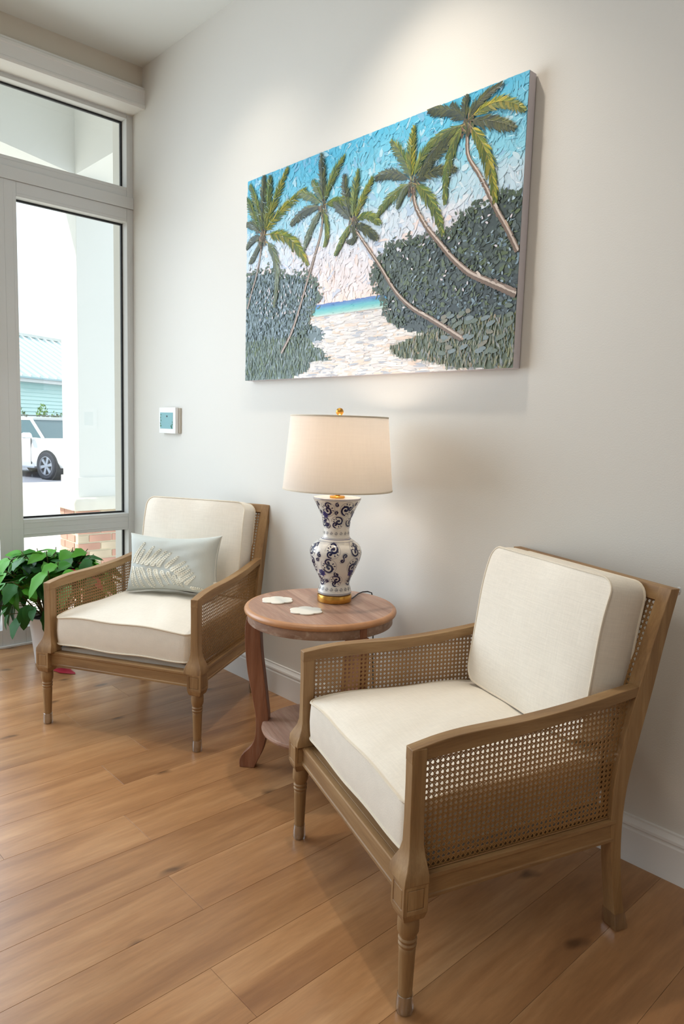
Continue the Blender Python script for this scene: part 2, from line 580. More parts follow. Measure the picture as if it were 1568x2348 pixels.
# baseboard on the painting wall
def extrude_profile(prof, p0, p1, out):
    """prof: (d, z) with d away from wall along vector out"""
    mb = MB()
    r = []
    for p in (p0, p1):
        r.append([(p[0] + out[0] * d, p[1] + out[1] * d, z) for d, z in prof])
    return mb.loft(r)
bprof = [(0, 0), (0.016, 0), (0.016, 0.098), (0.013, 0.103), (0.013, 0.107), (0.016, 0.111), (0.015, 0.118), (0.009, 0.125), (0.006, 0.131), (0.006, 0.136), (0.0, 0.138)]
struct('baseboard_back', extrude_profile(bprof, (0.05, 0, 0), (RX, 0, 0), (0, -1)), 'trimw', smooth=25)
struct('baseboard_right', extrude_profile(bprof, (RX, 0, 0), (RX, RY, 0), (-1, 0)), 'trimw', smooth=25)
# crown ledge on the header above the windows
cprof = [(0, 2.905), (0.032, 2.905), (0.036, 2.915), (0.034, 2.925), (0.028, 2.93), (0.026, 2.985), (0.030, 2.99), (0.030, 3.003), (0.026, 3.007), (0.022, 3.007), (0.022, 3.018), (0.0, 3.018)]
o = struct('trim_1', extrude_profile(cprof, (0.165, 0, 0), (0.165, RY, 0), (1, 0)), 'trimw', smooth=20)
struct('trim_2', MB().box(0.0, 0.166, RY, 0, 2.912, 2.926), 'trimw')

# storefront windows -------------------------------------------------
FX = 0.05      # room side face of the frames
def window(n, y0, y1, z0, z1, b, fx=FX, depth=0.082, glass_x=None):
    """frame ring around an opening y0..y1, z0..z1 (y1 > y0); b = (left, right, bottom, top) member widths"""
    bl_, br_, bb, bt = b
    fr = MB()
    # four members with thin joints between them
    j = 0.0006
    fr.box(fx - depth, fx, y0 - bl_, y0, z0 - bb, z1 + bt)
    w = obj('window_%d' % n, fr, 'frame', None, 0.0012, 0)
    w['kind'] = 'structure'
    obj('frame_jamb', MB().box(fx - depth, fx, y1, y1 + br_, z0 - bb, z1 + bt), 'frame', w, 0.0012, 0)
    obj('frame_rail', MB().box(fx - depth, fx - 0.0008, y0 + j, y1 - j, z1, z1 + bt), 'frame', w, 0.0012, 0)
    obj('frame_rail', MB().box(fx - depth, fx - 0.0008, y0 + j, y1 - j, z0 - bb, z0), 'frame', w, 0.0012, 0)
    # glazing bead joint: thin proud line round the opening
    gx = fx - 0.058
    gk = MB()
    t = 0.0095
    for a, bb_, c, d in ((y0, y1, z1 - t, z1), (y0, y1, z0, z0 + t), (y0, y0 + t, z0 + t, z1 - t), (y1 - t, y1, z0 + t, z1 - t)):
        gk.box(gx - 0.012, gx + 0.002, a, bb_, c, d)
    obj('gasket', gk, 'gasket', w, 0, 0)
    obj('glass_pane', MB().box(gx - 0.006, gx - 0.002, y0 + 0.002, y1 - 0.002, z0 + 0.002, z1 - 0.002), 'glass', w, 0, 0)
    # stop bead line on the face
    bd = MB()
    e, q = 0.016, 0.0016
    for a, b2, c, d in ((y0 - e, y1 + e, z1 + e, z1 + e + q), (y0 - e, y1 + e, z0 - e - q, z0 - e), (y0 - e - q, y0 - e, z0 - e, z1 + e), (y1 + e, y1 + e + q, z0 - e, z1 + e)):
        bd.box(fx - 0.001, fx + 0.0006, a, b2, c, d)
    obj('bead', bd, 'frame', w, 0, 0)
    return w
n = 1
bays = [(-0.635, -0.037), (-1.353, -0.755), (-2.071, -1.473), (-2.789, -2.191), (-3.507, -2.909), (-4.225, -3.627), (-4.943, -4.345)]
for i, (a, b) in enumerate(bays):
    br_ = 0.037 if i == 0 else 0.06
    window(n, a, b, 0.684, 2.338, (0.06, br_, 0.048, 0.072)); n += 1
    window(n, a, b, 0.097, 0.588, (0.06, br_, 0.097, 0.048)); n += 1
tb = [(-1.353, -0.037), (-2.789, -1.473), (-4.225, -2.909)]
for i, (a, b) in enumerate(tb):
    window(n, a, b, 2.524, 2.889, (0.06, 0.037 if i == 0 else 0.06, 0.05, 0.036)); n += 1
# proud horizontal band between transom and lower lights
struct('trim_3', MB().box(FX - 0.08, FX + 0.008, RY, 0, 2.411, 2.473), 'frame', 0.0015)
struct('trim_4', MB().box(-0.2, FX - 0.005, RY, -5.005, 0, 2.925), 'frame', 0.0015)
struct('trim_5', MB().box(FX, FX + 0.012, RY, -0.0, 0, 0.012), 'trimw', 0.002)

# recessed downlight cans in the ceiling (mostly out of frame)
dl0 = None
for i, (dx_, dy_, _) in enumerate(DOWNLIGHTS):
    e = empty('recessed_downlight', (dx_, dy_, CZ), 0, 'round white recessed ceiling downlight %s' % ['above the painting', 'above the left armchair', 'above the right armchair'][i], 'downlight', 'recessed downlights in the ceiling')
    obj('trim_ring', MB().lathe([(0.045, 0), (0.062, 0), (0.062, -0.004), (0.056, -0.008), (0.045, -0.006)], n=32, cap=False), 'thermo', e)
# ---------------------------------------------------------------- thermostat
th = empty('wall_thermostat', (0.4915, 0, 1.234), 0, 'white wall thermostat with teal touch screen left of the lamp', 'thermostat')
obj('backplate', MB().box(-0.06, 0.100, -0.010, 0, -0.066, 0.066), 'back', th, 0.001, 0)
obj('housing', MB().box(-0.0865, 0.0865, -0.030, -0.009, -0.069, 0.069), 'thermo', th, 0.002, 0)
obj('screen', MB().box(-0.074, 0.062, -0.0312, -0.029, -0.044, 0.042), 'screen', th, 0.0005, 0)
obj('status_mark', MB().box(-0.006, 0.006, -0.0318, -0.031, 0.018, 0.026), 'gasket', th, 0, 0)
lf_ = MB()
for (a, b, s) in ((-0.066, -0.03, .010), (-0.07, -0.018, .009), (-0.064, 0.0, .008), (-0.068, 0.015, .008), (-0.063, 0.03, .007), (0.05, -0.036, .011), (0.055, -0.022, .009), (0.044, -0.03, .008), (0.057, -0.008, .006)):
    ang = (a * 999) % 3
    lf_.add([(a + s * math.cos(ang), -0.0316, b + s * math.sin(ang)), (a - s * .4 * math.sin(ang), -0.0316, b + s * .4 * math.cos(ang)), (a - s * math.cos(ang), -0.0316, b - s * math.sin(ang)), (a + s * .4 * math.sin(ang), -0.0316, b - s * .4 * math.cos(ang))], [(0, 1, 2, 3)])
obj('screen_foliage_picture', lf_, 'leaf2', th, 0, 0)['kind'] = 'stuff'

# ---------------------------------------------------------------- armchairs
# local frame: x across, y from front to back, z up
def rect(cx, cy, z, hx, hy):
    return [(cx - hx, cy - hy, z), (cx + hx, cy - hy, z), (cx + hx, cy + hy, z), (cx - hx, cy + hy, z)]

def clip_poly_line(poly, p, d):
    """segments of the infinite line p + t d inside a simple polygon"""
    ts = []
    n = len(poly)
    for i in range(n):
        a, b = poly[i], poly[(i + 1) % n]
        ex, ey = b[0] - a[0], b[1] - a[1]
        den = d[0] * ey - d[1] * ex
        if abs(den) < 1e-12: continue
        t = ((a[0] - p[0]) * ey - (a[1] - p[1]) * ex) / den
        s = ((a[0] - p[0]) * d[1] - (a[1] - p[1]) * d[0]) / den
        if 0 <= s < 1: ts.append(t)
    ts.sort()
    return [(ts[i], ts[i + 1]) for i in range(0, len(ts) - 1, 2) if ts[i + 1] - ts[i] > 0.003]

def cane_mesh(poly, fn, pitch=0.0127):
    """six-way woven cane: real strands, paired uprights and cross strands plus diagonals"""
    mb = MB()
    xs = [q[0] for q in poly]; ys = [q[1] for q in poly]
    x0, x1, y0, y1 = min(xs), max(xs), min(ys), max(ys)
    w = 0.15 * pitch
    def strand(p, d, off, wd):
        L = math.hypot(*d); d = (d[0] / L, d[1] / L); nx, ny = -d[1] * wd / 2, d[0] * wd / 2
        for ta, tb_ in clip_poly_line(poly, p, d):
            a = (p[0] + d[0] * ta, p[1] + d[1] * ta); b = (p[0] + d[0] * tb_, p[1] + d[1] * tb_)
            q = [(a[0] - nx, a[1] - ny), (b[0] - nx, b[1] - ny), (b[0] + nx, b[1] + ny), (a[0] + nx, a[1] + ny)]
            mb.prism(q, fn, off - 0.0003, off + 0.0003)
    i0, i1 = int(x0 / pitch) - 1, int(x1 / pitch) + 2
    for i in range(i0, i1):
        for s in (-0.11, 0.11):
            strand(((i + s) * pitch, 0), (0, 1), -0.0006, w)
    j0, j1 = int(y0 / pitch) - 1, int(y1 / pitch) + 2
    for j in range(j0, j1):
        for s in (-0.11, 0.11):
            strand((0, (j + s) * pitch), (1, 0), 0.0, w)
    for k in range(i0 + j0 - 2, i1 + j1 + 2):
        strand(((k + 0.5) * pitch, 0), (-1, 1), 0.0006, w * 0.95)
    for k in range(i0 - j1 - 2, i1 - j0 + 2):
        strand(((k + 0.5) * pitch, 0), (1, 1), 0.0010, w * 0.95)
    return mb

def interp(tab, t):
    if t <= tab[0][0]: return tab[0][1]
    for (a, b), (c, d) in zip(tab, tab[1:]):
        if t <= c: return b + (d - b) * (t - a) / (c - a)
    return tab[-1][1]
def smooth_interp(tab, t):
    # Catmull-Rom
    n = len(tab)
    if t <= tab[0][0]: return tab[0][1]
    if t >= tab[-1][0]: return tab[-1][1]
    for i in range(n - 1):
        if tab[i][0] <= t <= tab[i + 1][0]:
            x0, y0 = tab[max(i - 1, 0)]; x1, y1 = tab[i]; x2, y2 = tab[i + 1]; x3, y3 = tab[min(i + 2, n - 1)]
            h = x2 - x1; u = (t - x1) / h
            m1 = (y2 - y0) / (x2 - x0) if x2 != x0 else 0
            m2 = (y3 - y1) / (x3 - x1) if x3 != x1 else 0
            return (2*u**3-3*u**2+1)*y1 + (u**3-2*u**2+u)*h*m1 + (-2*u**3+3*u**2)*y2 + (u**3-u**2)*h*m2

POST_F = [(0, .612), (.028, .608), (.127, .592), (.23, .577), (.31, .569), (.393, .570), (.516, .594), (.634, .627), (.776, .672), (.862, .701)]
POST_B = [(0, .644), (.108, .622), (.204, .609), (.303, .606), (.385, .613), (.497, .638), (.607, .666), (.755, .700), (.862, .728)]
ARM_T = [(0, .580), (.03, .585), (.07, .591), (.13, .5955), (.20, .5965), (.27, .597), (.34, .600), (.41, .605), (.48, .612), (.56, .622), (.632, .630)]
ARM_B = [(0, .550), (.034, .555), (.13, .559), (.265, .565), (.41, .576), (.50, .588), (.59, .600), (.632, .606)]
def side_x(y):     # outer face of the side frame narrows towards the back
    return 0.3425 - (0.3425 - 0.311) * y / 0.6

def rounded_outline(hx, hy, r, seg=6):
    pts = []
    for cx, cy, a0 in ((hx - r, hy - r, 0), (-hx + r, hy - r, 90), (-hx + r, -hy + r, 180), (hx - r, -hy + r, 270)):
        for i in range(seg + 1):
            a = math.radians(a0 + 90 * i / seg)
            pts.append((cx + r * math.cos(a), cy + r * math.sin(a)))
    # subdivide straight runs
    out = []
    for i, p in enumerate(pts):
        q = pts[(i + 1) % len(pts)]
        out.append(p)
        L = math.hypot(q[0] - p[0], q[1] - p[1])
        if L > 0.05:
            k = int(L / 0.025)
            for t in range(1, k):
                out.append((p[0] + (q[0] - p[0]) * t / k, p[1] + (q[1] - p[1]) * t / k))
    return out

def cushion(hx, hy, h, r=0.045, crown=0.028, crown_b=0.012, belly=0.008, seed=0, taper=0.0):
    """boxed cushion centred at origin, returns (mesh builder, piping builder)"""
    out = rounded_outline(hx, hy, r)
    rnd = random.Random(seed)
    ph = [rnd.random() * 6 for _ in range(8)]
    def wob(x, y, k):
        return 0.0022 * math.sin(19 * x + ph[k]) * math.sin(15 * y + ph[k + 1]) + 0.0012 * math.sin(47 * x + ph[k + 2] + 23 * y)
    def edge(x, y, s):
        return s * 0.0025 * (math.sin(22 * x + ph[3]) + math.sin(18 * y + ph[4]))
    def dip(x, y):   # corners droop a little
        return -0.012 * (abs(x) / hx) ** 4 * (abs(y) / hy) ** 4
    mb = MB()
    rings = []
    def ring(s, z, top):
        res = []
        for x, y in out:
            X, Y = x * s, y * s
            cr = (1 - abs(X / hx) ** 2.6) * (1 - abs(Y / hy) ** 2.6)
            cr = max(0, cr) ** .8
            zz = z + (crown * cr if top else -crown_b * cr) + wob(X, Y, 0 if top else 3) * min(1, (1.001 - s) * 9) + edge(x, y, 1) * s ** 6 + dip(x, y) * (1 if top else -.3) * s ** 6
            res.append((X, Y, zz))
        return res
    S = [0.02, 0.2, 0.4, 0.58, 0.72, 0.83, 0.91, 0.96, 0.985]
    for s in S: rings.append(ring(s, -h / 2, False))
    rings.append(ring(0.998, -h / 2, False))
    for t in (0.06, 0.25, 0.5, 0.75, 0.94):
        b = belly * math.sin(PI * t)
        rings.append([(x + b * (1 if x > hx - .001 else -1 if x < -hx + .001 else x / hx * .8), y + b * (1 if y > hy - .001 else -1 if y < -hy + .001 else y / hy * .8), -h / 2 + h * t + edge(x, y, 1) + dip(x, y) * t) for x, y in out])
    rings.append(ring(0.998, h / 2, True))
    for s in reversed(S): rings.append(ring(s, h / 2, True))
    def tp(p):
        return (p[0] * (1 - taper * (p[1] + hy) / (2 * hy)), p[1], p[2])
    rings = [[tp(p) for p in r_] for r_ in rings]
    mb.loft(rings)
    pipes = []
    for zz, top in ((h / 2, 1), (-h / 2, -.3)):
        pipes.append(MB().tube([tp((x * 1.004, y * 1.004, zz + edge(x, y, 1) + dip(x, y) * top)) for x, y in out], 0.0032, 6, closed=True))
    return mb, pipes

def block(cx, cy, z0, z1, h):
    """square block with an incised square on its faces"""
    bm = bmesh.new()
    bmesh.ops.create_cube(bm, size=1)
    for v in bm.verts:
        v.co = Vector((cx + v.co.x * 2 * h, cy + v.co.y * 2 * h, (z0 + z1) / 2 + v.co.z * (z1 - z0)))
    sides = [f for f in bm.faces if abs(f.normal.z) < 0.5]
    r = bmesh.ops.inset_individual(bm, faces=sides, thickness=0.0125)
    r = bmesh.ops.inset_individual(bm, faces=sides, thickness=0.0014, depth=-0.0025)
    r = bmesh.ops.inset_individual(bm, faces=sides, thickness=0.0014, depth=0.0022)
    mb = MB()
    mb.v = [tuple(v.co) for v in bm.verts]
    bm.verts.index_update()
    mb.f = [tuple(v.index for v in f.verts) for f in bm.faces]
    bm.free()
    return mb

def make_armchair():
    root = empty('cane_armchair', (0, 0, 0))
    lx, ly = 0.3395, 0.008
    for s in (-1, 1):
        # front post with flared foot and block
        mb = MB()
        xo = 0.3425
        rings = []
        for z, o_, i_, f_, b_ in ((.302, .0265, .0305, -.0205, .0375), (.318, .026, .030, -.019, .0375), (.332, .020, .026, -.0125, .0365), (.350, .010, .0185, -.004, .0355), (.372, .003, .014, .0005, .0345), (.42, .0005, .0125, .001, .034), (.50, .0, .0125, .001, .034), (.555, 0, .0125, .0, .034), (.580, 0, .0125, 0, .034)):
            # x from outer (xo + o_) to inner (xo - .017 - i_)
            xa, xb = s * (xo + o_ * (1 if o_ < .02 else 1)), s * (xo - 0.0165 - i_)
            zz = z
            rings.append([(xa, f_, zz), (xa, b_, zz), (xb, b_, zz), (xb, f_, zz)])
        # keep the post top flush with the arm slope
        mb.loft(rings)
        p = obj('front_post', mb, 'cwz', root, 0.0015)
        bk = block(s * lx, ly, 0.240, 0.303, 0.0285)
        obj('corner_block', bk, 'cwz', p, 0.001, 0)
        cb = MB().loft([rect(s * lx, ly, .221, .0215, .0215), rect(s * lx, ly, .226, .0245, .0245), rect(s * lx, ly, .2405, .0285, .0285)])
        obj('block_base', cb, 'cwz', p, 0.001)
        # turned front leg
        prof = [(.0, .0), (.0125, .0), (.0142, .004), (.0150, .05), (.0165, .10), (.0178, .142), (.0182, .149), (.0165, .152), (.0195, .156), (.0200, .160), (.0170, .1635), (.0195, .167), (.0203, .171), (.0175, .175), (.0190, .180), (.0225, .188), (.0232, .200), (.0228, .216), (.0205, .223), (.0, .223)]
        lg = obj('leg', MB().lathe(prof, s * lx, ly, 32, cap=False), 'cwz', root)
        cap_ = MB().lathe([(.0135, .001), (.0165, .0005), (.0195, .006), (.0190, .022), (.0172, .043), (.0160, .0435), (.0172, .022), (.0166, .004)], s * lx, ly, 24, cap=False)
        cp = obj('leg_cap', cap_, 'clear', lg)
        cp['label'] = 'clear plastic leg cap'
        # rear leg and back stile in one sweeping piece
        rings = []
        for i in range(26):
            z = .862 * i / 25
            f, b = smooth_interp(POST_F, z), smooth_interp(POST_B, z)
            w = .037 if z > .3 else .040 - .003 * z / .3
            xo = 0.311
            rings.append([(s * xo, f, z), (s * xo, b, z), (s * (xo - w), b, z), (s * (xo - w), f, z)])
        rp = obj('rear_post', MB().loft(rings), 'cwz', root, 0.0015)
        fcap = MB()
        for z0, g in ((0.0005, .0035), (.020, .0035), (.047, .0018)):
            pass
        rr = []
        for z, g in ((0.0006, .002), (.006, .0045), (.03, .0035), (.048, .0018)):
            f, b = smooth_interp(POST_F, z) - g, smooth_interp(POST_B, z) + g
            rr.append([(s * (.311 + g), f, z), (s * (.311 + g), b, z), (s * (.271 - g), b, z), (s * (.271 - g), f, z)])
        cp = obj('leg_cap', MB().loft(rr, cap=False), 'clear', rp, 0.002)
        cp['label'] = 'clear plastic leg cap'
        # clear bumper on the upper back corner
        bb = MB()
        for k in range(7):
            a = k * 0.9
            bb.tube([(s * .300 + .005 * math.cos(a + t), .735 + .004 * math.sin(t * 1.7), .853 + .010 * math.sin(a + t * 1.3)) for t in (0, .7, 1.4, 2.1)], 0.0011, 5)
        ob_ = obj('corner_bumper', bb, 'clear2', rp)
        ob_['label'] = 'crumpled clear plastic corner bumper'
        # arm
        rings = []
        for i in range(33):
            y = 0.632 * i / 32
            t, b = smooth_interp(ARM_T, y), smooth_interp(ARM_B, y)
            xo = side_x(y)
            if i == 0: y = -0.0005
            wi = .029 + .004 * math.sin(PI * min(1, y / .6))
            rings.append([(s * xo, y, b), (s * xo, y, t), (s * (xo - wi), y, t), (s * (xo - wi), y, b)])
        obj('arm', MB().loft(rings), 'cwy', root, 0.0015)
        # side rail with bead
        sr = MB()
        def sec(y, x):
            pr = [(0, .246), (.004, .246), (.004, .253), (.0015, .2555), (.0015, .288), (.0045, .291), (.0045, .3005), (.0, .3015), (-.030, .3015), (-.030, .246)]
            return [(s * (x + a), y, z) for a, z in pr]
        sr.loft([sec(.033, .338), sec(.585, .307)])
        obj('side_rail', sr, 'cwy', root, 0.0006, 20)
        # cane side panel
        def fn(a, b, n, s=s):
            return (s * (side_x(a) - 0.0145 + n), a, b)
        ys = [.034 + (.574 - .034) * i / 24 for i in range(25)]
        poly = [(.034, .302), (.569, .302), (.571, .40), (.588, .50), (.606, .57)]
        top = [(y, smooth_interp(ARM_B, y) + .001) for y in reversed(ys)]
        poly += [(.612, smooth_interp(ARM_B, .612))] + top
        cn = obj('cane_panel', cane_mesh(poly, fn), 'cane', root, 0, 0)
        cn['kind'] = 'stuff'
        cn['label'] = 'woven golden cane side panel'
        # spline strip framing the cane on both faces
        sm = MB()
        for off in (-.0035, .0035):
            path = [fn(.0365, z, off) for z in (.304, .40, .50, .552)] + [fn(y, smooth_interp(ARM_B, y) - .002, off) for y in ys[1:]]
            sm.tube(path, .0018, 5)
            sm.tube([fn(.036, .3042, off), fn(.57, .3042, off)], .0018, 5)
        obj('cane_spline', sm, 'canetrim', root)
    # front rail
    pr = [(0, .246), (-.004, .246), (-.004, .253), (-.0015, .2555), (-.0015, .289), (-.004, .292), (-.004, .300), (-.001, .3015), (.014, .3015), (.015, .3000), (.016, .3015), (.034, .3015), (.034, .246)]
    obj('front_rail', MB().loft([[(x, y + .003, z) for y, z in pr] for x in (-.315, .315)]), 'cwx', root, 0.0006, 20)
    obj('rear_rail', MB().box(-.275, .275, .575, .603, .246, .3015), 'cwx', root, 0.0015)
    # back: top rail, lower rail, cane
    def bf(z): return smooth_interp(POST_F, z)
    rings = []
    for i in range(13):
        x = -.275 + .550 * i / 12
        bow = .004 * (1 - (x / .275) ** 2)
        rings.append([(x, bf(.828) + .002 + bow, .828), (x, bf(.862) + .001 + bow, .862), (x, bf(.862) + .026 + bow, .862), (x, bf(.828) + .028 + bow, .828)])
    obj('top_rail', MB().loft(rings), 'cwx', root, 0.0015)
    obj('back_lower_rail', MB().loft([rect(0, bf(z) + .016, z, .275, .013) for z in (.36, .41)]), 'cwx', root, 0.0015)
    def fb(a, b, n): return (a, bf(b) + .014 + n, b)
    cb = MB()
    # back cane follows the curved stiles: slice panel into short strips in z
    zs = [.41, .50, .58, .66, .74, .829]
    for za, zb in zip(zs, zs[1:]):
        ya, yb = bf(za) + .014, bf(zb) + .014
        def fk(a, b, n, za=za, zb=zb, ya=ya, yb=yb):
            return (a, ya + (yb - ya) * (b - za) / (zb - za) + n, b)
        m_ = cane_mesh([(-.275, za), (.275, za), (.275, zb), (-.275, zb)], fk)
        cb.add(m_.v, m_.f)
    cn = obj('cane_panel', cb, 'cane', root, 0, 0)
    cn['kind'] = 'stuff'
    cn['label'] = 'woven golden cane back panel'
    bs = MB()
    for s in (-1, 1):
        bs.tube([(s * .272, bf(z) + .009, z) for z in (.41, .5, .6, .7, .826)], .0018, 5)
    bs.tube([(-.272, bf(.826) + .009, .826), (.272, bf(.826) + .009, .826)], .0018, 5)
    obj('cane_spline', bs, 'canetrim', root)
    # upholstered deck
    dk, dp = cushion(.300, .270, .024, .02, .006, 0, .001, 3, .09)
    obj('seat_deck', dk, 'deck', root, loc=(0, .305, .313))
    sc, spp = cushion(.308, .276, .118, .035, .030, .006, .004, 5, .095)
    so = obj('seat_cushion', sc, 'linen', root, loc=(0, .290, .394), rot=(math.radians(.5), 0, 0))
    for q in spp: obj('piping', q, 'piping', so)
    bc, bpp = cushion(.248, .205, .118, .040, .020, .012, .006, 9)
    bo = obj('back_cushion', bc, 'linen', root, loc=(.001, .594, .670), rot=(math.radians(90 - 10), 0, 0))
    for q in bpp: obj('piping', q, 'piping', bo)
    return root

chair_b = make_armchair()
chair_b.location = (2.736, -.789, 0)
chair_b.rotation_euler = (0, 0, -.355)
tag(chair_b, 'cane armchair with bare cream cushions in the right foreground', 'armchair', 'pair of cane armchairs')
chair_a = copy_tree(chair_b)
chair_a.location = (1.443, -.768, 0)
chair_a.rotation_euler = (0, 0, .508)
tag(chair_a, 'cane armchair by the window holding a sage lumbar pillow', 'armchair', 'pair of cane armchairs')

# lumbar pillow on the left armchair -----------------------------------
def pillow_pt(u, v, side, W=.222, Hh=.128, T=.062):
    k = 1 - .10 * (1 - v * v) * (u * u)
    k2 = 1 - .15 * (1 - u * u) * (v * v)
    th_ = T * (max(0, 1 - u ** 4) ** .45) * (max(0, 1 - v ** 4) ** .45)
    wr = .0035 * math.sin(9 * u + 5 * v + 1) * (1 - u * u) * (1 - v * v) + .003 * math.sin(14 * v - 6 * u) * (1 - abs(u)) * (1 - v * v)
    wr += .004 * math.exp(-((u - .02 - .25 * (v - 1)) / .045) ** 2) * -1 * max(0, v) ** .5 * (1 - v ** 6)
    return Vector((W * u * k, side * (th_ + (wr if th_ > 0.004 else 0)), Hh * v * k2))
def pillow_mesh():
    mb = MB()
    n, m_ = 44, 30
    for side in (-1, 1):
        vs, fs = [], []
        for j in range(m_ + 1):
            for i in range(n + 1):
                u = math.sin(PI / 2 * (2 * i / n - 1)); v = math.sin(PI / 2 * (2 * j / m_ - 1))
                vs.append(pillow_pt(u, v, side))
        for j in range(m_):
            for i in range(n):
                a = j * (n + 1) + i
                fs.append((a, a + 1, a + n + 2, a + n + 1))
        mb.add(vs, fs)
    return mb
Ra = Matrix.Rotation(.508, 4, 'Z')
ploc = Matrix.Translation((1.443, -.768, 0)) @ Ra @ Matrix.Translation((-.002, .402, .614)) @ Matrix.Rotation(math.radians(-12), 4, 'X') @ Matrix.Rotation(math.radians(-2.5), 4, 'Y')
pil = obj('lumbar_pillow', pillow_mesh(), 'pillow', smooth=80)
pil.matrix_world = ploc
tag(pil, 'pale sage lumbar pillow with embroidered fern fronds on the left armchair', 'pillow')
edge = []
for t in range(40): edge.append((math.sin(PI / 2 * (2 * t / 40 - 1)), -1))
for t in range(30): edge.append((1, math.sin(PI / 2 * (2 * t / 30 - 1))))
for t in range(40): edge.append((-math.sin(PI / 2 * (2 * t / 40 - 1)), 1))
for t in range(30): edge.append((-1, -math.sin(PI / 2 * (2 * t / 30 - 1))))
obj('piping', MB().tube([pillow_pt(u, v, -1) for u, v in edge], .0026, 6, closed=True), 'cord', pil)
# embroidery: fronds given in pixel-free pillow coordinates u,v
fr = MB()
def leaflet(u, v, ang, L, W):
    """pointed stitch leaf lying on the front of the pillow"""
    n = 5
    pts = []
    asp = .222 / .128
    for k in range(n + 1):
        t = k / n
        w = W * math.sin(PI * min(1, t * 1.05)) ** .8 if 0 < t < 1 else 0
        cu, cv = u + L * t * math.cos(ang), v + L * t * math.sin(ang) * asp
        pts.append((cu - w * math.sin(ang), cv + w * math.cos(ang) * asp, cu + w * math.sin(ang), cv - w * math.cos(ang) * asp))
    vs = []
    for a, b, c, d in pts:
        cl = lambda q: max(-.97, min(.97, q))
        p = pillow_pt(cl(a), cl(b), -1); q = pillow_pt(cl(c), cl(d), -1)
        mid = (p + q) / 2
        vs += [p + Vector((0, -.0010, 0)), mid + Vector((0, -.0030, 0)), q + Vector((0, -.0010, 0))]
    fs = []
    for k in range(n):
        for j in range(2):
            a = k * 3 + j
            fs.append((a, a + 1, a + 4, a + 3))
    fr.add(vs, fs)
def P(x, y): return ((x - 515) / 445.0, (752 - y) / 285.0)
fronds = [((140, 765), (275, 555)), ((195, 770), (280, 630)), ((250, 775), (380, 592)), ((300, 780), (452, 618)), ((360, 785), (505, 636)), ((420, 790), (548, 652)), ((500, 800), (622, 684)), ((560, 822), (690, 728)), ((600, 850), (722, 765)), ((630, 880), (748, 798)), ((655, 920), (775, 828)), ((700, 955), (800, 858)), ((740, 985), (862, 985)),
          ((140, 785), (232, 1000)), ((205, 790), (292, 1008)), ((255, 790), (385, 1020)), ((340, 795), (410, 985)), ((400, 800), (488, 992)), ((465, 812), (545, 958)), ((530, 820), (603, 955)), ((590, 850), (642, 965)), ((640, 880), (678, 975)), ((135, 850), (180, 990))]
for (a, b) in fronds:
    u0_, v0_ = P(*a); u1_, v1_ = P(*b)
    asp = .222 / .128
    ang = math.atan2((v1_ - v0_) / asp, u1_ - u0_)
    Ls = math.hypot(u1_ - u0_, (v1_ - v0_) / asp)
    n = max(5, int(Ls / .042))
    for k in range(n):
        t = (k + .3) / n
        u, v = u0_ + (u1_ - u0_) * t, v0_ + (v1_ - v0_) * t
        size = .078 * (1 - .55 * t) * (0.75 + .5 * min(1, Ls / .5))
        for sgn in (-1, 1):
            leaflet(u, v, ang + sgn * .62, size, .019 * (1 - .45 * t))
    leaflet(u1_, v1_, ang, .03, .006)
emb = obj('fern_embroidery', fr, 'thread', pil, 0, 0)
emb['kind'] = 'stuff'
tg = Vector(pillow_pt(.995, -.62, -1))
obj('care_tag', MB().box(tg.x - .002, tg.x + .016, tg.y - .006, tg.y - .004, tg.z - .014, tg.z + .012), 'coaster', pil, 0, 0)

# ---------------------------------------------------------------- side table
TX, TY, TZ = 2.145, -.358, .61
table = empty('round_side_table', (TX, TY, 0), 0, 'round washed wood side table with curved legs and lower shelf between the armchairs', 'table')
tt = obj('tabletop', MB().lathe([(0, .590), (.249, .590), (.249, .6045), (0, .6045)], n=96, cap=False), 'tx', table)
# boards cut from the round inlay
def circle_strip(R, a0, a1, z0, z1, rot, hw=None):
    n = 14
    L_, R_ = [], []
    pts = []
    for i in range(n + 1):
        a = a0 + (a1 - a0) * i / n
        h = math.sqrt(max(0, R * R - a * a))
        pts.append((a, h))
    poly = [(h, a) for a, h in pts] + [(-h, a) for a, h in reversed(pts)]
    cr, sr_ = math.cos(rot), math.sin(rot)
    return MB().prism(poly, lambda x, y, z: (x, y, z), z0, z1)
RB = .2485
bw = 2 * RB / 7
for i in range(7):
    a0 = -RB + bw * i + .0002; a1 = -RB + bw * (i + 1) - .0002
    if i == 0: a0 = -RB + .0003
    if i == 6: a1 = RB - .0003
    obj('board', circle_strip(RB, a0, a1, .6045, .6098 + .0001 * (i % 2), 0), 'tx', tt, 0.0002, 20, rot=(0, 0, math.radians(-18)))
rimp = [(.2485, .602), (.2485, .6098), (.2515, .6098), (.256, .6085), (.2605, .6050), (.263, .600), (.2632, .596), (.2615, .5915), (.2565, .5885), (.249, .588)]
obj('rim', MB().lathe(rimp, n=96, cap=False), 'rim', table)['label'] = 'rounded honey coloured table rim'
ap = MB()
obj('apron', MB().lathe([(.232, .5575), (.2495, .5575), (.2505, .559), (.2505, .590), (.232, .590)], n=96, cap=False), 'apron', table)
LO = [(.258, .5575), (.2635, .52), (.2635, .456), (.254, .363), (.239, .288), (.2225, .204), (.2195, .155), (.222, .118), (.231, .090), (.246, .070), (.264, .052), (.276, .034), (.279, .018), (.277, .0)]
LI = [(.224, .0), (.217, .017), (.198, .057), (.185, .102), (.1765, .165), (.175, .199), (.182, .26), (.192, .34), (.203, .42), (.209, .50), (.211, .5575)]
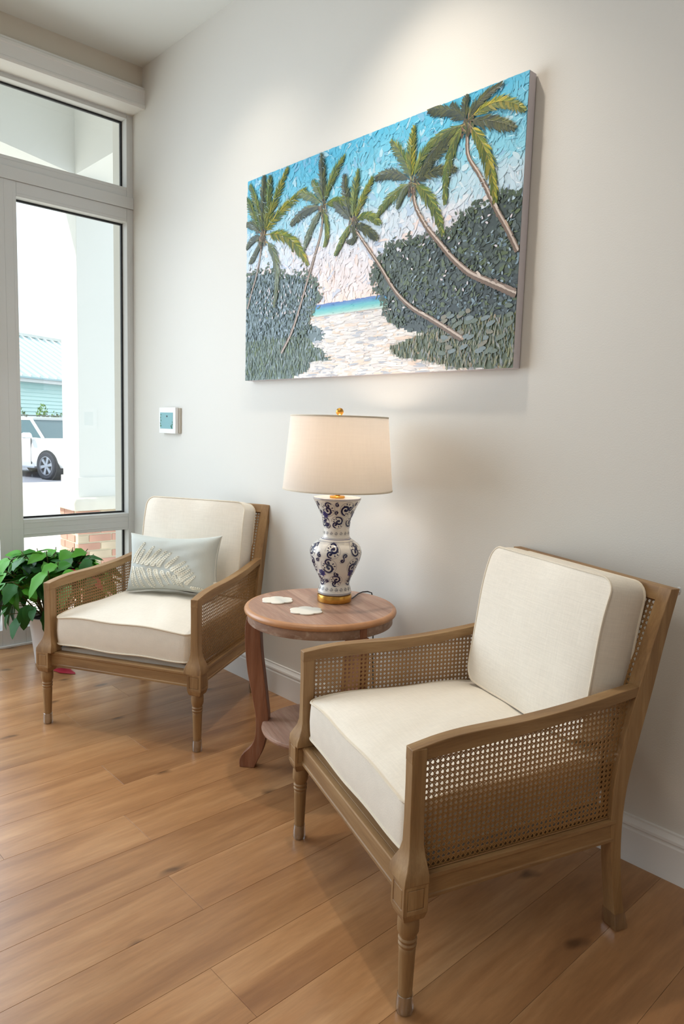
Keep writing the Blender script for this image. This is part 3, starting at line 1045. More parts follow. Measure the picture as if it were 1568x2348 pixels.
def dens(tab, n):
    o_ = []
    s = sorted([(z, r) for r, z in tab])
    for i in range(n + 1):
        z = .5575 * i / n
        o_.append((smooth_interp(s, z), z))
    return o_
for k, deg in enumerate((219, 352, 106)):
    a = math.radians(deg)
    e = (math.cos(a), math.sin(a)); tn = (-math.sin(a), math.cos(a))
    # quads between outer and inner profile for clean side faces
    o_, i_ = dens(LO, 40), dens(LI, 40)
    rings = []
    for (ro, z), (ri, _) in zip(o_, i_):
        rings.append([(e[0] * r + tn[0] * t, e[1] * r + tn[1] * t, z) for r, t in ((ri, -.018), (ro, -.018), (ro, .018), (ri, .018))])
    lg = obj('leg', MB().loft(rings), 'tz', table, 0.002)
    obj('leg_block', MB().prism([(.236, -.013), (.2535, -.013), (.2535, .013), (.236, .013)], lambda r, t, z: (e[0] * r + tn[0] * t, e[1] * r + tn[1] * t, z), .5575, .5885), 'tz', lg, 0.001)
shf = [(0, .158), (.186, .158), (.194, .162), (.197, .169), (.195, .176), (.190, .1795), (0, .180)]
obj('lower_shelf', MB().lathe(shf, n=80, cap=False), 'tx', table, rot=(0, 0, math.radians(-18)))

# coasters
def coaster(x, y, rot, label):
    out = []
    for i in range(96):
        t = 2 * PI * i / 96
        k = abs(math.sin(3 * t)) ** .75
        r = .0475 + .0095 * k
        out.append((r * math.cos(t) * 1.0, r * math.sin(t) * .9))
    o_ = obj('scalloped_coaster', MB().prism(out, lambda a, b, z: (a, b, z), 0, .0045), 'coaster', None, 0.0012, 30, loc=(x, y, TZ + .0003), rot=(0, 0, rot))
    tag(o_, label, 'coaster', 'scalloped coasters on the side table')
coaster(2.013, -.445, .95, 'white scalloped coaster near the left edge of the round table')
coaster(2.183, -.456, .95, 'white scalloped coaster in front of the lamp, right of the other')

# ---------------------------------------------------------------- table lamp
LX, LY = 2.127, -.278
lamp = empty('table_lamp', (LX, LY, TZ), 0, 'blue and white vase table lamp with cream drum shade on the round table', 'lamp')
def zt(z): return z - TZ
obj('base_ring', MB().lathe([(0, .0003), (.0575, .0003), (.0605, .002), (.0610, .006), (.0610, .024), (.0600, .0265), (.055, .0275), (0, .0275)], n=64, cap=False), 'brass', lamp)
VP = [(.6375, .0545), (.640, .0585), (.645, .0598), (.657, .0565), (.675, .0518), (.690, .0545), (.712, .0650), (.731, .0740), (.750, .0820), (.768, .0880), (.788, .0908), (.805, .0868), (.818, .0765), (.828, .0630), (.835, .0535), (.843, .0480), (.852, .0465), (.880, .0468), (.908, .0515), (.936, .0630), (.954, .0715), (.971, .0815), (.9765, .0835), (.9800, .0825)]
def vr(z): return smooth_interp(VP, z)
prof = [(0, .6375)] + [(vr(.6375 + (.9800 - .6375) * i / 90), .6375 + (.9800 - .6375) * i / 90) for i in range(91)] + [(.070, .9795), (.03, .978), (0, .978)]
body = obj('vase_body', MB().lathe([(r, zt(z)) for r, z in prof], n=72, cap=False), 'porcelain', lamp)
# glazed decoration, laid on the body as thin strokes
OFF = .00035
def vsurf(th, z, k=1):
    r = vr(z) + OFF * k
    return (r * math.cos(th), r * math.sin(th), zt(z))
def ribbon(mb, pts, w, k=1):
    """pts: list of (theta, z); w: list of widths in metres"""
    n = len(pts)
    vs = []
    for i in range(n):
        a = pts[max(i - 1, 0)]; b = pts[min(i + 1, n - 1)]
        r = vr(pts[i][1])
        dx, dz = (b[0] - a[0]) * r, b[1] - a[1]
        L = math.hypot(dx, dz) or 1
        nx, nz = -dz / L * w[i] / 2, dx / L * w[i] / 2
        vs.append(vsurf(pts[i][0] + nx / r, pts[i][1] + nz, k)); vs.append(vsurf(pts[i][0] - nx / r, pts[i][1] - nz, k))
    mb.add(vs, [(2 * i, 2 * i + 2, 2 * i + 3, 2 * i + 1) for i in range(n - 1)])
def loc2(th0, z0, a, b, rot, flip=1):
    a *= flip
    x = a * math.cos(rot) - b * math.sin(rot); y = a * math.sin(rot) + b * math.cos(rot)
    return (th0 + x / vr(z0), z0 + y)
def spiral(mb, th0, z0, R, rot, turns=1.35, flip=1, w=.0034, r_end=.18, cx=0, cy=0, a0=0):
    pts, ws = [], []
    n = 40
    for i in range(n + 1):
        t = i / n
        r = R * (1 - (1 - r_end) * t ** .8)
        a = a0 + turns * 2 * PI * t
        pts.append(loc2(th0, z0, cx + r * math.cos(a), cy + r * math.sin(a), rot, flip))
        ws.append(w * (.18 + .95 * math.sin(PI * min(1, t * .72 + .12)) ** .8))
    ribbon(mb, pts, ws, 2)
    e = pts[-1]
    dot(mb, e[0], e[1], w * .8)
def dot(mb, th, z, r, k=2, rx=1, rot=0):
    vs = []
    for i in range(9):
        a = 2 * PI * i / 9
        p, q = r * rx * math.cos(a), r * math.sin(a)
        vs.append(vsurf(th + (p * math.cos(rot) - q * math.sin(rot)) / vr(z), z + p * math.sin(rot) + q * math.cos(rot), k))
    mb.add(vs, [tuple(range(9))])
def arc(mb, th0, z0, R, rot, a0, a1, w, flip=1, cx=0, cy=0):
    n = 26
    pts = [loc2(th0, z0, cx + R * math.cos(a0 + (a1 - a0) * i / n), cy + R * math.sin(a0 + (a1 - a0) * i / n), rot, flip) for i in range(n + 1)]
    ribbon(mb, pts, [w] * (n + 1), 1)
navy, violet, line = MB(), MB(), MB()
def motif(th0, z0, R, rot, flip=1):
    arc(line, th0, z0, R * 1.0, rot, .3, 6.0, .0008, flip)
    spiral(navy, th0, z0, R * .78, rot, 1.15, flip, R * .24, .14, -R * .16, R * .10, 1.2)
    spiral(navy, th0, z0, R * .50, rot + PI, 1.05, flip, R * .20, .16, -R * .40, R * .26, 1.6)
    for k, (a, r) in enumerate(((-.45, .60), (0.0, .70), (.45, .60), (PI - .4, .66), (PI + .1, .78), (PI + .6, .68))):
        c = loc2(th0, z0, R * r * math.cos(a + .9), R * r * math.sin(a + .9), rot, flip)
        dot(navy, c[0], c[1], R * .07, 3, 2.0, (a + .9) + rot if flip == 1 else PI - (a + .9) + rot)
def comma(th0, z0, R, rot, flip=1):
    spiral(navy, th0, z0, R, rot, .95, flip, R * .5, .25, 0, 0, 1.0)
    arc(line, th0, z0, R * 1.2, rot, 1.2, 4.6, .0008, flip)
def blossom(th0, z0, R):
    vs = []
    n = 40
    for i in range(n):
        a = 2 * PI * i / n
        r = R * (.82 + .16 * math.sin(7 * a + th0) + .06 * math.sin(13 * a))
        vs.append(vsurf(th0 + r * math.cos(a) / vr(z0), z0 + r * math.sin(a) * .95, 4))
    violet.add(vs + [vsurf(th0, z0, 4)], [(i, (i + 1) % n, n) for i in range(n)])
    for k in range(7):
        a = 2 * PI * k / 7
        pts = [(th0 + R * t * math.cos(a + t) / vr(z0), z0 + R * t * math.sin(a + t)) for t in (.15, .35, .55, .75)]
        ribbon(navy, pts, [.0012, .0016, .0014, .0006], 6)
def tulip(th0, z0, R):
    for f in (-1, 1):
        spiral(navy, th0 + f * R * .45 / vr(z0), z0, R * .42, 0 if f > 0 else PI, .85, f, R * .14, .5)
    for a in (.6, PI / 2, PI - .6):
        ribbon(navy, [(th0 + R * r * math.cos(a) / vr(z0), z0 + R * (.45 + r * math.sin(a))) for r in (.1, .35, .65)], [R * .08, R * .16, R * .04], 2)
    ribbon(navy, [(th0 - R * .5 / vr(z0), z0 - R * .75), (th0, z0 - R * .45), (th0 + R * .5 / vr(z0), z0 - R * .75)], [R * .1] * 3, 2)
view = -.785   # direction of the photographer seen from the lamp
for j in range(6):
    th = view + j * PI / 3
    motif(th - .08, .803, .0270, .4 + (j % 2) * 1.1, 1 if j % 2 else -1)
    comma(th + .43, .786, .0095, .4 if j % 2 else 2.2, 1 if j % 2 else -1)
    motif(th - .25 + (j % 2) * .12, .748, .0280, 2.2 + (j % 2) * 1.4, -1 if j % 2 else 1)
    comma(th + .30, .770, .008, -1.2, -1)
    motif(th + .10, .693, .0215, .6 + (j % 2) * 1.7, 1 if j % 2 else -1)
for j in range(4):
    th = view + j * PI / 2
    blossom(th - .66, .721, .0150)
    comma(th + .12, .718, .0095, 1.0)
    comma(th - .45, .690, .0075, 2.0, -1)
for j in range(6):
    th = view + j * PI / 3
    motif(th - .45, .944, .0260, 1.9 + (j % 2), -1 if j % 2 else 1)
    comma(th + .07, .960, .008, .3, 1); comma(th + .05, .932, .0075, 2.6, -1)
    motif(th + .12, .897, .0225, .2 + (j % 2) * 1.2, 1 if j % 2 else -1)
for j in range(3):
    th = view + j * 2 * PI / 3
    blossom(th - .72, .922, .0135)
    comma(th - .66, .888, .0085, 1.4, 1)
    spiral(navy, th - .60, .885, .012, 2.0, .9, 1, .002, .6)
for j in range(20):
    tulip(j * 2 * PI / 20, .660, .0072)
for j in range(17):
    tulip(j * 2 * PI / 17, .857, .0066)
for z, w in ((.6395, .0016), (.6455, .0012), (.6425, .0006), (.8365, .0018), (.8405, .0009), (.9745, .0011), (.9785, .0016), (.829, .0007)):
    n = 72
    ribbon(line, [(2 * PI * i / n, z) for i in range(n + 1)], [w] * (n + 1), 1)
o1 = obj('scroll_pattern', navy, 'blue', body, 0, 0); o1['kind'] = 'stuff'
o2 = obj('blossom_pattern', violet, 'violet', body, 0, 0); o2['kind'] = 'stuff'
o3 = obj('outline_pattern', line, 'line', body, 0, 0); o3['kind'] = 'stuff'
obj('neck_collar', MB().lathe([(0, zt(.9785)), (.0255, zt(.9785)), (.0265, zt(.980)), (.0265, zt(.984)), (.0250, zt(.9855)), (.010, zt(.986)), (.0095, zt(.990)), (.0105, zt(.996)), (.0085, zt(1.003)), (.0075, zt(1.010)), (.0095, zt(1.016)), (.0095, zt(1.055)), (0, zt(1.056))], n=40, cap=False), 'brass_dark', lamp)
bulb = obj('bulb', MB().lathe([(0, zt(1.056)), (.012, zt(1.06)), (.016, zt(1.075)), (.029, zt(1.105)), (.030, zt(1.125)), (.022, zt(1.148)), (0, zt(1.157))], n=24, cap=False), 'bulb', lamp)
ld = bpy.data.lights.new('bulb_light', 'POINT')
ld.energy = 1.5
ld.color = (1.0, 0.80, 0.66)
ld.shadow_soft_size = 0.035
lo_ = bpy.data.objects.new('bulb_light', ld)
C.objects.link(lo_)
lo_.location = (LX, LY, 1.185)
shp = []
S0, S1 = (.1915, 1.009), (.1690, 1.2595)
shp = [(S0[0], zt(S0[1])), (S1[0], zt(S1[1])), (S1[0] - .0015, zt(S1[1])), (S0[0] - .0015, zt(S0[1])), (S0[0], zt(S0[1]))]
shade = obj('lamp_shade', MB().lathe(shp, n=96, cap=False), 'shade', lamp)
for (r, z) in (S0, S1):
    obj('shade_rim', MB().lathe([(r + .0006, zt(z) - .003), (r + .0012, zt(z)), (r + .0006, zt(z) + .0025), (r - .0022, zt(z) + .0025), (r - .0028, zt(z) - .003)], n=96, cap=False), 'piping', shade)
sp_ = MB()
for k in range(3):
    a = k * 2 * PI / 3 + .3
    sp_.tube([(.006 * math.cos(a), .006 * math.sin(a), zt(1.254)), (S1[0] * .98 * math.cos(a), S1[0] * .98 * math.sin(a), zt(1.257))], .0013, 6)
obj('shade_spider', sp_, 'brass_dark', lamp)
hp = MB()
for f in (-1, 1):
    hp.tube([(f * .010, 0, zt(1.03)), (f * .045, 0, zt(1.07)), (f * .052, 0, zt(1.14)), (f * .035, 0, zt(1.22)), (f * .004, 0, zt(1.252))], .0013, 6)
obj('harp', hp, 'brass_dark', lamp)
fin = [(0, zt(1.254)), (.007, zt(1.255)), (.007, zt(1.259)), (.004, zt(1.261)), (.005, zt(1.264))] + [(.0135 * math.sin(PI * (i + 1.5) / 13), zt(1.2765) - .0135 * math.cos(PI * (i + 1.5) / 13)) for i in range(11)] + [(0, zt(1.290))]
obj('finial', MB().lathe(fin, n=28, cap=False), 'brass_dark', lamp)
cord_pts = [(.052, .010, .004), (.02, .075, .004), (-.012, .130, .004), (-.02, .160, .005), (-.008, .176, .007), (.004, .185, .003), (.008, .192, -.03), (.008, .20, -.25), (.01, .21, -.45), (.03, .235, -.605)]
obj('power_cord', MB().tube([(x, y, z) for x, y, z in cord_pts], .0023, 8), 'gasket', lamp)['label'] = 'thin dark power cord'

# ---------------------------------------------------------------- poinsettia
PXc, PYc = .42, -.63
plant = empty('potted_poinsettia', (PXc, PYc, 0), 0, 'leafy green poinsettia in a white pot by the window behind the left armchair', 'plant')
pp = [(0, .003), (.080, .003), (.084, .006), (.110, .235), (.112, .245), (.109, .248), (.105, .245), (.101, .225), (0, .222)]
pot = obj('pot', MB().lathe(pp, n=48, cap=False), 'pot', plant)
obj('soil', MB().lathe([(0, .224), (.100, .226), (.100, .221)], n=32, cap=False), 'soil', plant)
def leaf_mesh(L, W, fold, droop, lobes, name):
    mb = MB()
    n = 8
    vs, fs = [], []
    for i in range(n + 1):
        t = i / n
        w = W / .364 * t ** .6 * (1 - t) ** .9 * (1 + lobes * math.sin(5 * PI * t)) if 0 < t < 1 else .0006
        x = L * t
        z = -droop * L * t * t
        up_ = fold * w
        vs += [(x, -w, z + up_ * .6), (x - .0 , -w * .5, z + up_ * .55), (x, 0, z), (x, w * .5, z + up_ * .55), (x, w, z + up_ * .6)]
    for i in range(n):
        for j in range(4):
            a = i * 5 + j
            fs.append((a, a + 1, a + 6, a + 5))
    mb.add(vs, fs)
    return mesh_of(name, mb, 60)
leaf_meshes = {}
def get_leaf(kind, mat):
    k = (kind, mat)
    if k not in leaf_meshes:
        prm = [(.115, .034, .35, .35, .10), (.10, .030, .25, .55, .16), (.085, .026, .45, .25, .0), (.125, .036, .3, .75, .12)][kind]
        me = leaf_mesh(*prm, 'leaf')
        me.materials.append(MAT[mat])
        leaf_meshes[k] = me
    return leaf_meshes[k]
rl = random.Random(21)
stems = MB()
leaf_n = 0
def place_leaf(base, az, tilt, kind, mat, scale=1.0, roll=0, nm='leaf'):
    o_ = bpy.data.objects.new(nm, get_leaf(kind, mat))
    C.objects.link(o_)
    o_.parent = plant
    o_.matrix_local = Matrix.Translation(base) @ Matrix.Rotation(az, 4, 'Z') @ Matrix.Rotation(-tilt, 4, 'Y') @ Matrix.Rotation(roll, 4, 'X') @ Matrix.Scale(scale, 4)
    return o_
tips = []
for k in range(38):
    a = k * 2.399963
    rr = .31 * math.sqrt((k + .5) / 38)
    tx, ty = rr * math.cos(a) * 1.05, rr * math.sin(a) * 1.0
    tz = .585 - 1.35 * rr * rr + rl.uniform(-.03, .03)
    tips.append((tx, ty, tz))
    b = (.03 * math.cos(a), .03 * math.sin(a), .22)
    m1 = (tx * .45, ty * .45, .22 + (tz - .22) * .62)
    stems.tube([b, m1, (tx, ty, tz)], [.0045, .0035, .0022], 6)
    nl = 6
    for j in range(nl):
        az = j * 2 * PI / nl + rl.uniform(-.4, .4)
        t = .55 + .45 * (j / nl)
        base = (m1[0] + (tx - m1[0]) * t, m1[1] + (ty - m1[1]) * t, m1[2] + (tz - m1[2]) * t)
        base = (base[0] + .012 * math.cos(az), base[1] + .012 * math.sin(az), base[2])
        tilt = rl.uniform(-.35, .45) - 1.2 * rr
        mat = rl.choice(['leaf', 'leaf', 'leaf2', 'leaf3', 'leaf3'])
        place_leaf(base, az, tilt, rl.randrange(4), mat, rl.uniform(.78, 1.12), rl.uniform(-.6, .6))
for k in range(56):      # drooping skirt of older leaves
    a = k * 2.399963 + .5
    rr = rl.uniform(.17, .31)
    z = rl.uniform(.28, .47)
    base = (rr * math.cos(a), rr * math.sin(a), z)
    stems.tube([(rr * .35 * math.cos(a), rr * .35 * math.sin(a), z - .02), base], .0018, 5)
    place_leaf(base, a + rl.uniform(-.5, .5), rl.uniform(-1.25, -.5), rl.randrange(4), rl.choice(['leaf', 'leaf2', 'leaf2']), rl.uniform(.75, 1.05), rl.uniform(-.5, .5))
for (x, y, z, az) in ((-.17, -.27, .42, 3.9), (-.13, -.29, .36, 4.3), (.16, .02, .50, .2), (.19, -.05, .47, -.5), (.12, .08, .52, 1.2), (.22, .10, .46, .6)):
    b_ = place_leaf((x, y, z), az, -.5, 2, 'red', 1.0, .2, 'bract')
    b_['label'] = 'red bract'
so_ = obj('stems', stems, 'stem', plant)
me_ = leaf_mesh(.14, .030, .12, .0, .12, 'fallen_leaf')
me_.materials.append(MAT['red'])
fl_ = bpy.data.objects.new('fallen_leaf', me_)
C.objects.link(fl_)
fl_.location = (.535, -.668, .002)
fl_.rotation_euler = (0, 0, .37)
tag(fl_, 'fallen red poinsettia leaf on the floor under the left armchair', 'leaf')
PTR = [(1, [(0.082, 0.704), (0.073, 0.61), (0.054, 0.516), (0.034, 0.451), (0.011, 0.365)]), (2, [(0.362, 0.749), (0.354, 0.647), (0.328, 0.547), (0.296, 0.428), (0.267, 0.322), (0.233, 0.216), (0.187, 0.125)]), (3, [(0.484, 0.634), (0.523, 0.565), (0.585, 0.451), (0.644, 0.334), (0.7, 0.26), (0.766, 0.203), (0.816, 0.158), (0.858, 0.119)]), (4, [(0.691, 0.727), (0.7, 0.655), (0.734, 0.569), (0.78, 0.489), (0.824, 0.417), (0.872, 0.356), (0.923, 0.315), (0.96, 0.287), (1.0, 0.256)]), (5, [(0.847, 0.868), (0.852, 0.782), (0.886, 0.7), (0.916, 0.619), (0.939, 0.556), (0.968, 0.485), (0.997, 0.403)])]
PFR = [((0.082, 0.704), (0.064, 0.864), (0.015, 0.977), 1), ((0.082, 0.704), (0.084, 0.876), (0.087, 0.994), 0), ((0.087, 0.703), (0.114, 0.866), (0.117, 0.983), 1), ((0.087, 0.703), (0.134, 0.86), (0.202, 0.992), 2), ((0.086, 0.712), (0.173, 0.828), (0.286, 0.862), 2), ((0.097, 0.71), (0.231, 0.709), (0.303, 0.517), 2), ((0.077, 0.716), (0.034, 0.796), (0.0, 0.787), 0), ((0.077, 0.705), (0.035, 0.727), (0.002, 0.667), 0), ((0.098, 0.681), (0.187, 0.61), (0.148, 0.352), 3), ((0.077, 0.686), (0.057, 0.643), (0.021, 0.593), 0), ((0.066, 0.728), (0.033, 0.854), (-0.001, 0.915), 1), ((0.361, 0.766), (0.358, 0.872), (0.348, 0.993), 0), ((0.361, 0.766), (0.383, 0.87), (0.443, 0.948), 1), ((0.365, 0.765), (0.426, 0.779), (0.489, 0.741), 1), ((0.361, 0.775), (0.343, 0.834), (0.314, 0.888), 1), ((0.357, 0.772), (0.3, 0.839), (0.251, 0.857), 1), ((0.357, 0.759), (0.284, 0.791), (0.22, 0.721), 0), ((0.357, 0.75), (0.311, 0.703), (0.284, 0.589), 3), ((0.362, 0.749), (0.392, 0.662), (0.372, 0.585), 1), ((0.483, 0.659), (0.48, 0.76), (0.496, 0.866), 1), ((0.487, 0.658), (0.511, 0.75), (0.551, 0.815), 2), ((0.479, 0.661), (0.446, 0.756), (0.445, 0.865), 0), ((0.479, 0.653), (0.446, 0.611), (0.417, 0.533), 1), ((0.487, 0.658), (0.541, 0.698), (0.585, 0.617), 1), ((0.487, 0.65), (0.537, 0.619), (0.577, 0.56), 0), ((0.475, 0.662), (0.443, 0.722), (0.406, 0.76), 0), ((0.479, 0.657), (0.509, 0.569), (0.462, 0.581), 0), ((0.686, 0.751), (0.674, 0.847), (0.686, 0.956), 2), ((0.684, 0.752), (0.661, 0.86), (0.613, 0.933), 1), ((0.69, 0.75), (0.705, 0.865), (0.786, 0.894), 1), ((0.684, 0.752), (0.615, 0.831), (0.561, 0.808), 0), ((0.687, 0.743), (0.617, 0.737), (0.571, 0.653), 1), ((0.69, 0.742), (0.754, 0.696), (0.791, 0.515), 1), ((0.69, 0.75), (0.744, 0.827), (0.819, 0.86), 0), ((0.69, 0.745), (0.757, 0.784), (0.82, 0.742), 0), ((0.684, 0.744), (0.652, 0.725), (0.642, 0.663), 3), ((0.843, 0.906), (0.785, 0.989), (0.73, 0.993), 0), ((0.843, 0.906), (0.832, 0.952), (0.842, 0.994), 0), ((0.845, 0.904), (0.864, 0.971), (0.934, 0.99), 0), ((0.845, 0.904), (0.932, 0.978), (0.997, 0.867), 2), ((0.848, 0.903), (0.916, 0.885), (0.974, 0.822), 0), ((0.848, 0.896), (0.92, 0.782), (0.933, 0.586), 2), ((0.84, 0.899), (0.76, 0.885), (0.712, 0.753), 0), ((0.84, 0.899), (0.785, 0.831), (0.792, 0.625), 1), ((0.843, 0.906), (0.815, 0.946), (0.8, 0.985), 0), ((0.84, 0.892), (0.783, 0.897), (0.733, 0.867), 1)]
bushR = [(0.999, 0.584), (0.953, 0.61), (0.879, 0.596), (0.836, 0.56), (0.814, 0.523), (0.773, 0.513), (0.704, 0.524), (0.659, 0.521), (0.611, 0.517), (0.585, 0.468), (0.564, 0.423), (0.574, 0.364), (0.603, 0.308), (0.62, 0.233), (0.669, 0.202), (0.748, 0.167), (0.859, 0.116), (0.953, 0.097), (1.003, 0.106)]
grassR = [(1.0, 0.197), (0.855, 0.19), (0.671, 0.128), (0.624, 0.109), (0.653, 0.065), (0.759, 0.041), (0.845, 0.011), (1.003, -0.006)]
bushL = [(-0.005, 0.529), (0.1, 0.545), (0.179, 0.499), (0.272, 0.487), (0.335, 0.429), (0.355, 0.362), (0.321, 0.314), (0.296, 0.226), (0.252, 0.175), (0.001, 0.141)]
grassL = [(0.0, 0.224), (0.251, 0.213), (0.315, 0.178), (0.412, 0.077), (0.326, 0.075), (0.255, 0.042), (0.16, 0.009), (0.003, -0.003)]
sea = [(0.333, 0.328), (0.617, 0.329), (0.619, 0.275), (0.321, 0.288)]
sand = [(0.312, 0.295), (0.604, 0.28), (0.668, 0.218), (0.78, 0.14), (0.652, 0.099), (0.784, 0.024), (1.004, 0.001), (1.004, -0.009), (0.003, -0.003), (0.254, 0.08), (0.403, 0.087), (0.323, 0.195)]

# ---------------------------------------------------------------- painting
PWd, PHt = 1.435, .872
pnt = obj('beach_painting', MB().box(0, PWd, -.0385, -.003, 0, PHt), 'canvas', None, 0.0015, 0, loc=(1.222, 0, 1.423))
tag(pnt, 'large unframed canvas of palm trees and a beach path on the wall', 'painting')
def inpoly(p, poly):
    x, y = p; c = False; n = len(poly); j = n - 1
    for i in range(n):
        xi, yi = poly[i]; xj, yj = poly[j]
        if (yi > y) != (yj > y) and x < (xj - xi) * (y - yi) / (yj - yi) + xi: c = not c
        j = i
    return c
rp_ = random.Random(5)
def lerp(a, b, t): return tuple(a[i] + (b[i] - a[i]) * t for i in range(3))
def grad(stops, t):
    for (t0, c0), (t1, c1) in zip(stops, stops[1:]):
        if t <= t1: return lerp(c0, c1, max(0, (t - t0) / (t1 - t0)))
    return stops[-1][1]
SKY = [(0.30, (244, 222, 212)), (0.42, (232, 220, 220)), (0.55, (218, 220, 230)), (0.66, (190, 216, 230)), (0.80, (134, 202, 224)), (1.0, (82, 180, 216))]
def h2(u, v):
    return .5 + .5 * math.sin(13 * u + 4 * math.sin(9 * v) + 7 * v)
def region(u, v):
    if inpoly((u, v), grassR) and v < .19: return 'grassR'
    if inpoly((u, v), bushR): return 'bushR'
    if inpoly((u, v), grassL) and v < .20: return 'grassL'
    if inpoly((u, v), bushL): return 'bushL'
    if v < .3 and u < .335 + .05 * math.sin(v * 40) - .9 * max(0, .12 - v): return 'grassL' if v < .17 + .05 * math.sin(u * 30) else 'bushL'
    if v > .328: return 'bushR' if (u > .86 and v < .56) else 'sky'
    if inpoly((u, v), sea) or (v > .282 and .33 < u < .62): return 'sea'
    if u > .66 + .03 * math.sin(v * 50) and v < .3 and v > .2 - .35 * (u - .6) : return 'bushR'
    return 'sand'
def col(u, v, reg=None, j=1.0):
    reg = reg or region(u, v)
    r = rp_.random
    if reg == 'sky':
        c = grad(SKY, min(1, v + .05 * (r() - .5) * j + .06 * (h2(u, v) - .5)))
        k = r()
        if k < .10 * j: c = lerp(c, (236, 236, 240), .5)
        elif k < .17 * j: c = lerp(c, (150, 178, 214), .45)
        elif k < .24 * j and v < .62: c = lerp(c, (240, 210, 196), .6)
    elif reg == 'sea':
        t = (v - .275) / .053
        c = grad([(0, (214, 226, 218)), (.25, (130, 206, 200)), (.55, (84, 186, 196)), (.8, (70, 140, 196)), (1, (82, 112, 184))], t)
    elif reg == 'sand':
        c = lerp((234, 228, 222), (212, 206, 206), r() * .9 * j)
        if r() < .22 * j: c = lerp(c, (236, 204, 178), .6)
        if r() < .16 * j: c = lerp(c, (150, 160, 178), .6)
        if r() < .2 * j: c = (244, 240, 236)
    elif reg == 'bushR':
        n_ = .5 + .5 * math.sin(11 * u + 3 * math.sin(8 * v + 2)) * math.sin(9 * v + 2 * math.sin(12 * u))
        c = lerp((58, 70, 74), (84, 98, 96), r() * j)
        edge_ = max(0, min(1, (.80 - u) * 2.2)) * .5 + .5 * n_ * (v > .33)
        c = lerp(c, (98, 116, 84), .6 * edge_ * (.5 + .5 * r()))
        k = r()
        if k < .16 * j: c = (92, 108, 76)
        elif k < (.34 if n_ > .6 else .18) * j and u > .78 and v < .5: c = (122, 146, 160)
        elif k < .24 * j: c = (98, 112, 110)
    elif reg == 'bushL':
        c = lerp((92, 112, 116), (124, 144, 150), r() * j)
        k = r()
        if k < .14 * j: c = (138, 158, 172)
        elif k < .24 * j: c = (84, 104, 76)
    elif reg == 'grassR':
        c = lerp((92, 106, 84), (112, 122, 100), r() * j)
        k = r()
        if k < .15 * j: c = (140, 146, 148)
        elif k < .3 * j: c = (128, 132, 88)
        elif k < .36 * j: c = (176, 158, 132)
    else:
        c = lerp((96, 116, 108), (122, 140, 134), r() * j)
        k = r()
        if k < .15 * j: c = (150, 164, 172)
        elif k < .3 * j: c = (110, 128, 88)
    return c
PM = MB()
_lv = [0.0392]
def put(pts, ws, c, lift=.0009, step=2.2e-7):
    """one knife stroke: centre line pts (metres on canvas), half widths ws, colour"""
    _lv[0] += step
    y0 = -_lv[0]
    n = len(pts)
    vs, fs = [], []
    for i in range(n):
        a, b = pts[max(i - 1, 0)], pts[min(i + 1, n - 1)]
        dx, dz = b[0] - a[0], b[1] - a[1]
        L = math.hypot(dx, dz) or 1
        nx, nz = -dz / L * ws[i], dx / L * ws[i]
        p = pts[i]
        cl = lambda x, z: (min(max(x, .0006), PWd - .0006), min(max(z, .0006), PHt - .0006))
        q = cl(p[0] + nx, p[1] + nz); vs.append((q[0], y0, q[1]))
        q = cl(p[0], p[1]); vs.append((q[0], y0 - lift * .5, q[1]))
        q = cl(p[0] - nx, p[1] - nz); vs.append((q[0], y0 - lift, q[1]))
    for i in range(n - 1):
        for j in range(2):
            a = i * 3 + j
            fs.append((a, a + 1, a + 4, a + 3))
    PM.add(vs, fs, c)
def dab(u, v, L, W, ang, c, lift=.0012, bend=.0):
    lift *= .5
    x, z = u * PWd, v * PHt
    dx, dz = math.cos(ang), math.sin(ang)
    pts = [(x + dx * L * t - dz * bend * L * (1 - 4 * t * t), z + dz * L * t + dx * bend * L * (1 - 4 * t * t)) for t in (-.5, -.2, .15, .5)]
    put(pts, [W * .35, W * .55, W * .5, W * .2], c, lift)
# ground coat
GX, GZ = 170, 110
gv = [(PWd * (.0004 + .9992 * i / GX), -.0389, PHt * (.0004 + .9992 * j / GZ)) for j in range(GZ + 1) for i in range(GX + 1)]
PM.v += gv
for j in range(GZ):
    for i in range(GX):
        a = j * (GX + 1) + i
        PM.f.append((a, a + 1, a + GX + 2, a + GX + 1))
        PM.c.append(col((i + .5) / GX, (j + .5) / GZ, None, .25))
# fills
for k in range(5200):
    u, v = rp_.random(), rp_.random()
    reg = region(u, v)
    c = col(u, v, reg)
    if reg == 'sky': dab(u, v, rp_.uniform(.02, .06), rp_.uniform(.008, .022), rp_.uniform(-.3, 2.4), c, .0012, rp_.uniform(-.25, .25))
    elif reg == 'sea': dab(u, v, rp_.uniform(.02, .06), rp_.uniform(.003, .006), rp_.uniform(-.06, .06), c, .0005)
    elif reg == 'sand': dab(u, v, rp_.uniform(.02, .07), rp_.uniform(.004, .011), rp_.uniform(-.12, .12), c, .0008)
    elif reg in ('grassR', 'grassL'): dab(u, v, rp_.uniform(.012, .035), rp_.uniform(.003, .009), rp_.uniform(.9, 2.2), c, .0009)
    else: dab(u, v, rp_.uniform(.01, .028), rp_.uniform(.006, .014), rp_.uniform(0, 3.14), c, .0011)
for k in range(900):     # clean sea bands
    u = rp_.uniform(.335, .605); v = rp_.uniform(.275, .328)
    if region(u, v) == 'sea': dab(u, v, .03, .004, 0, col(u, v, 'sea', 0), .0004)
_lv[0] += .0012
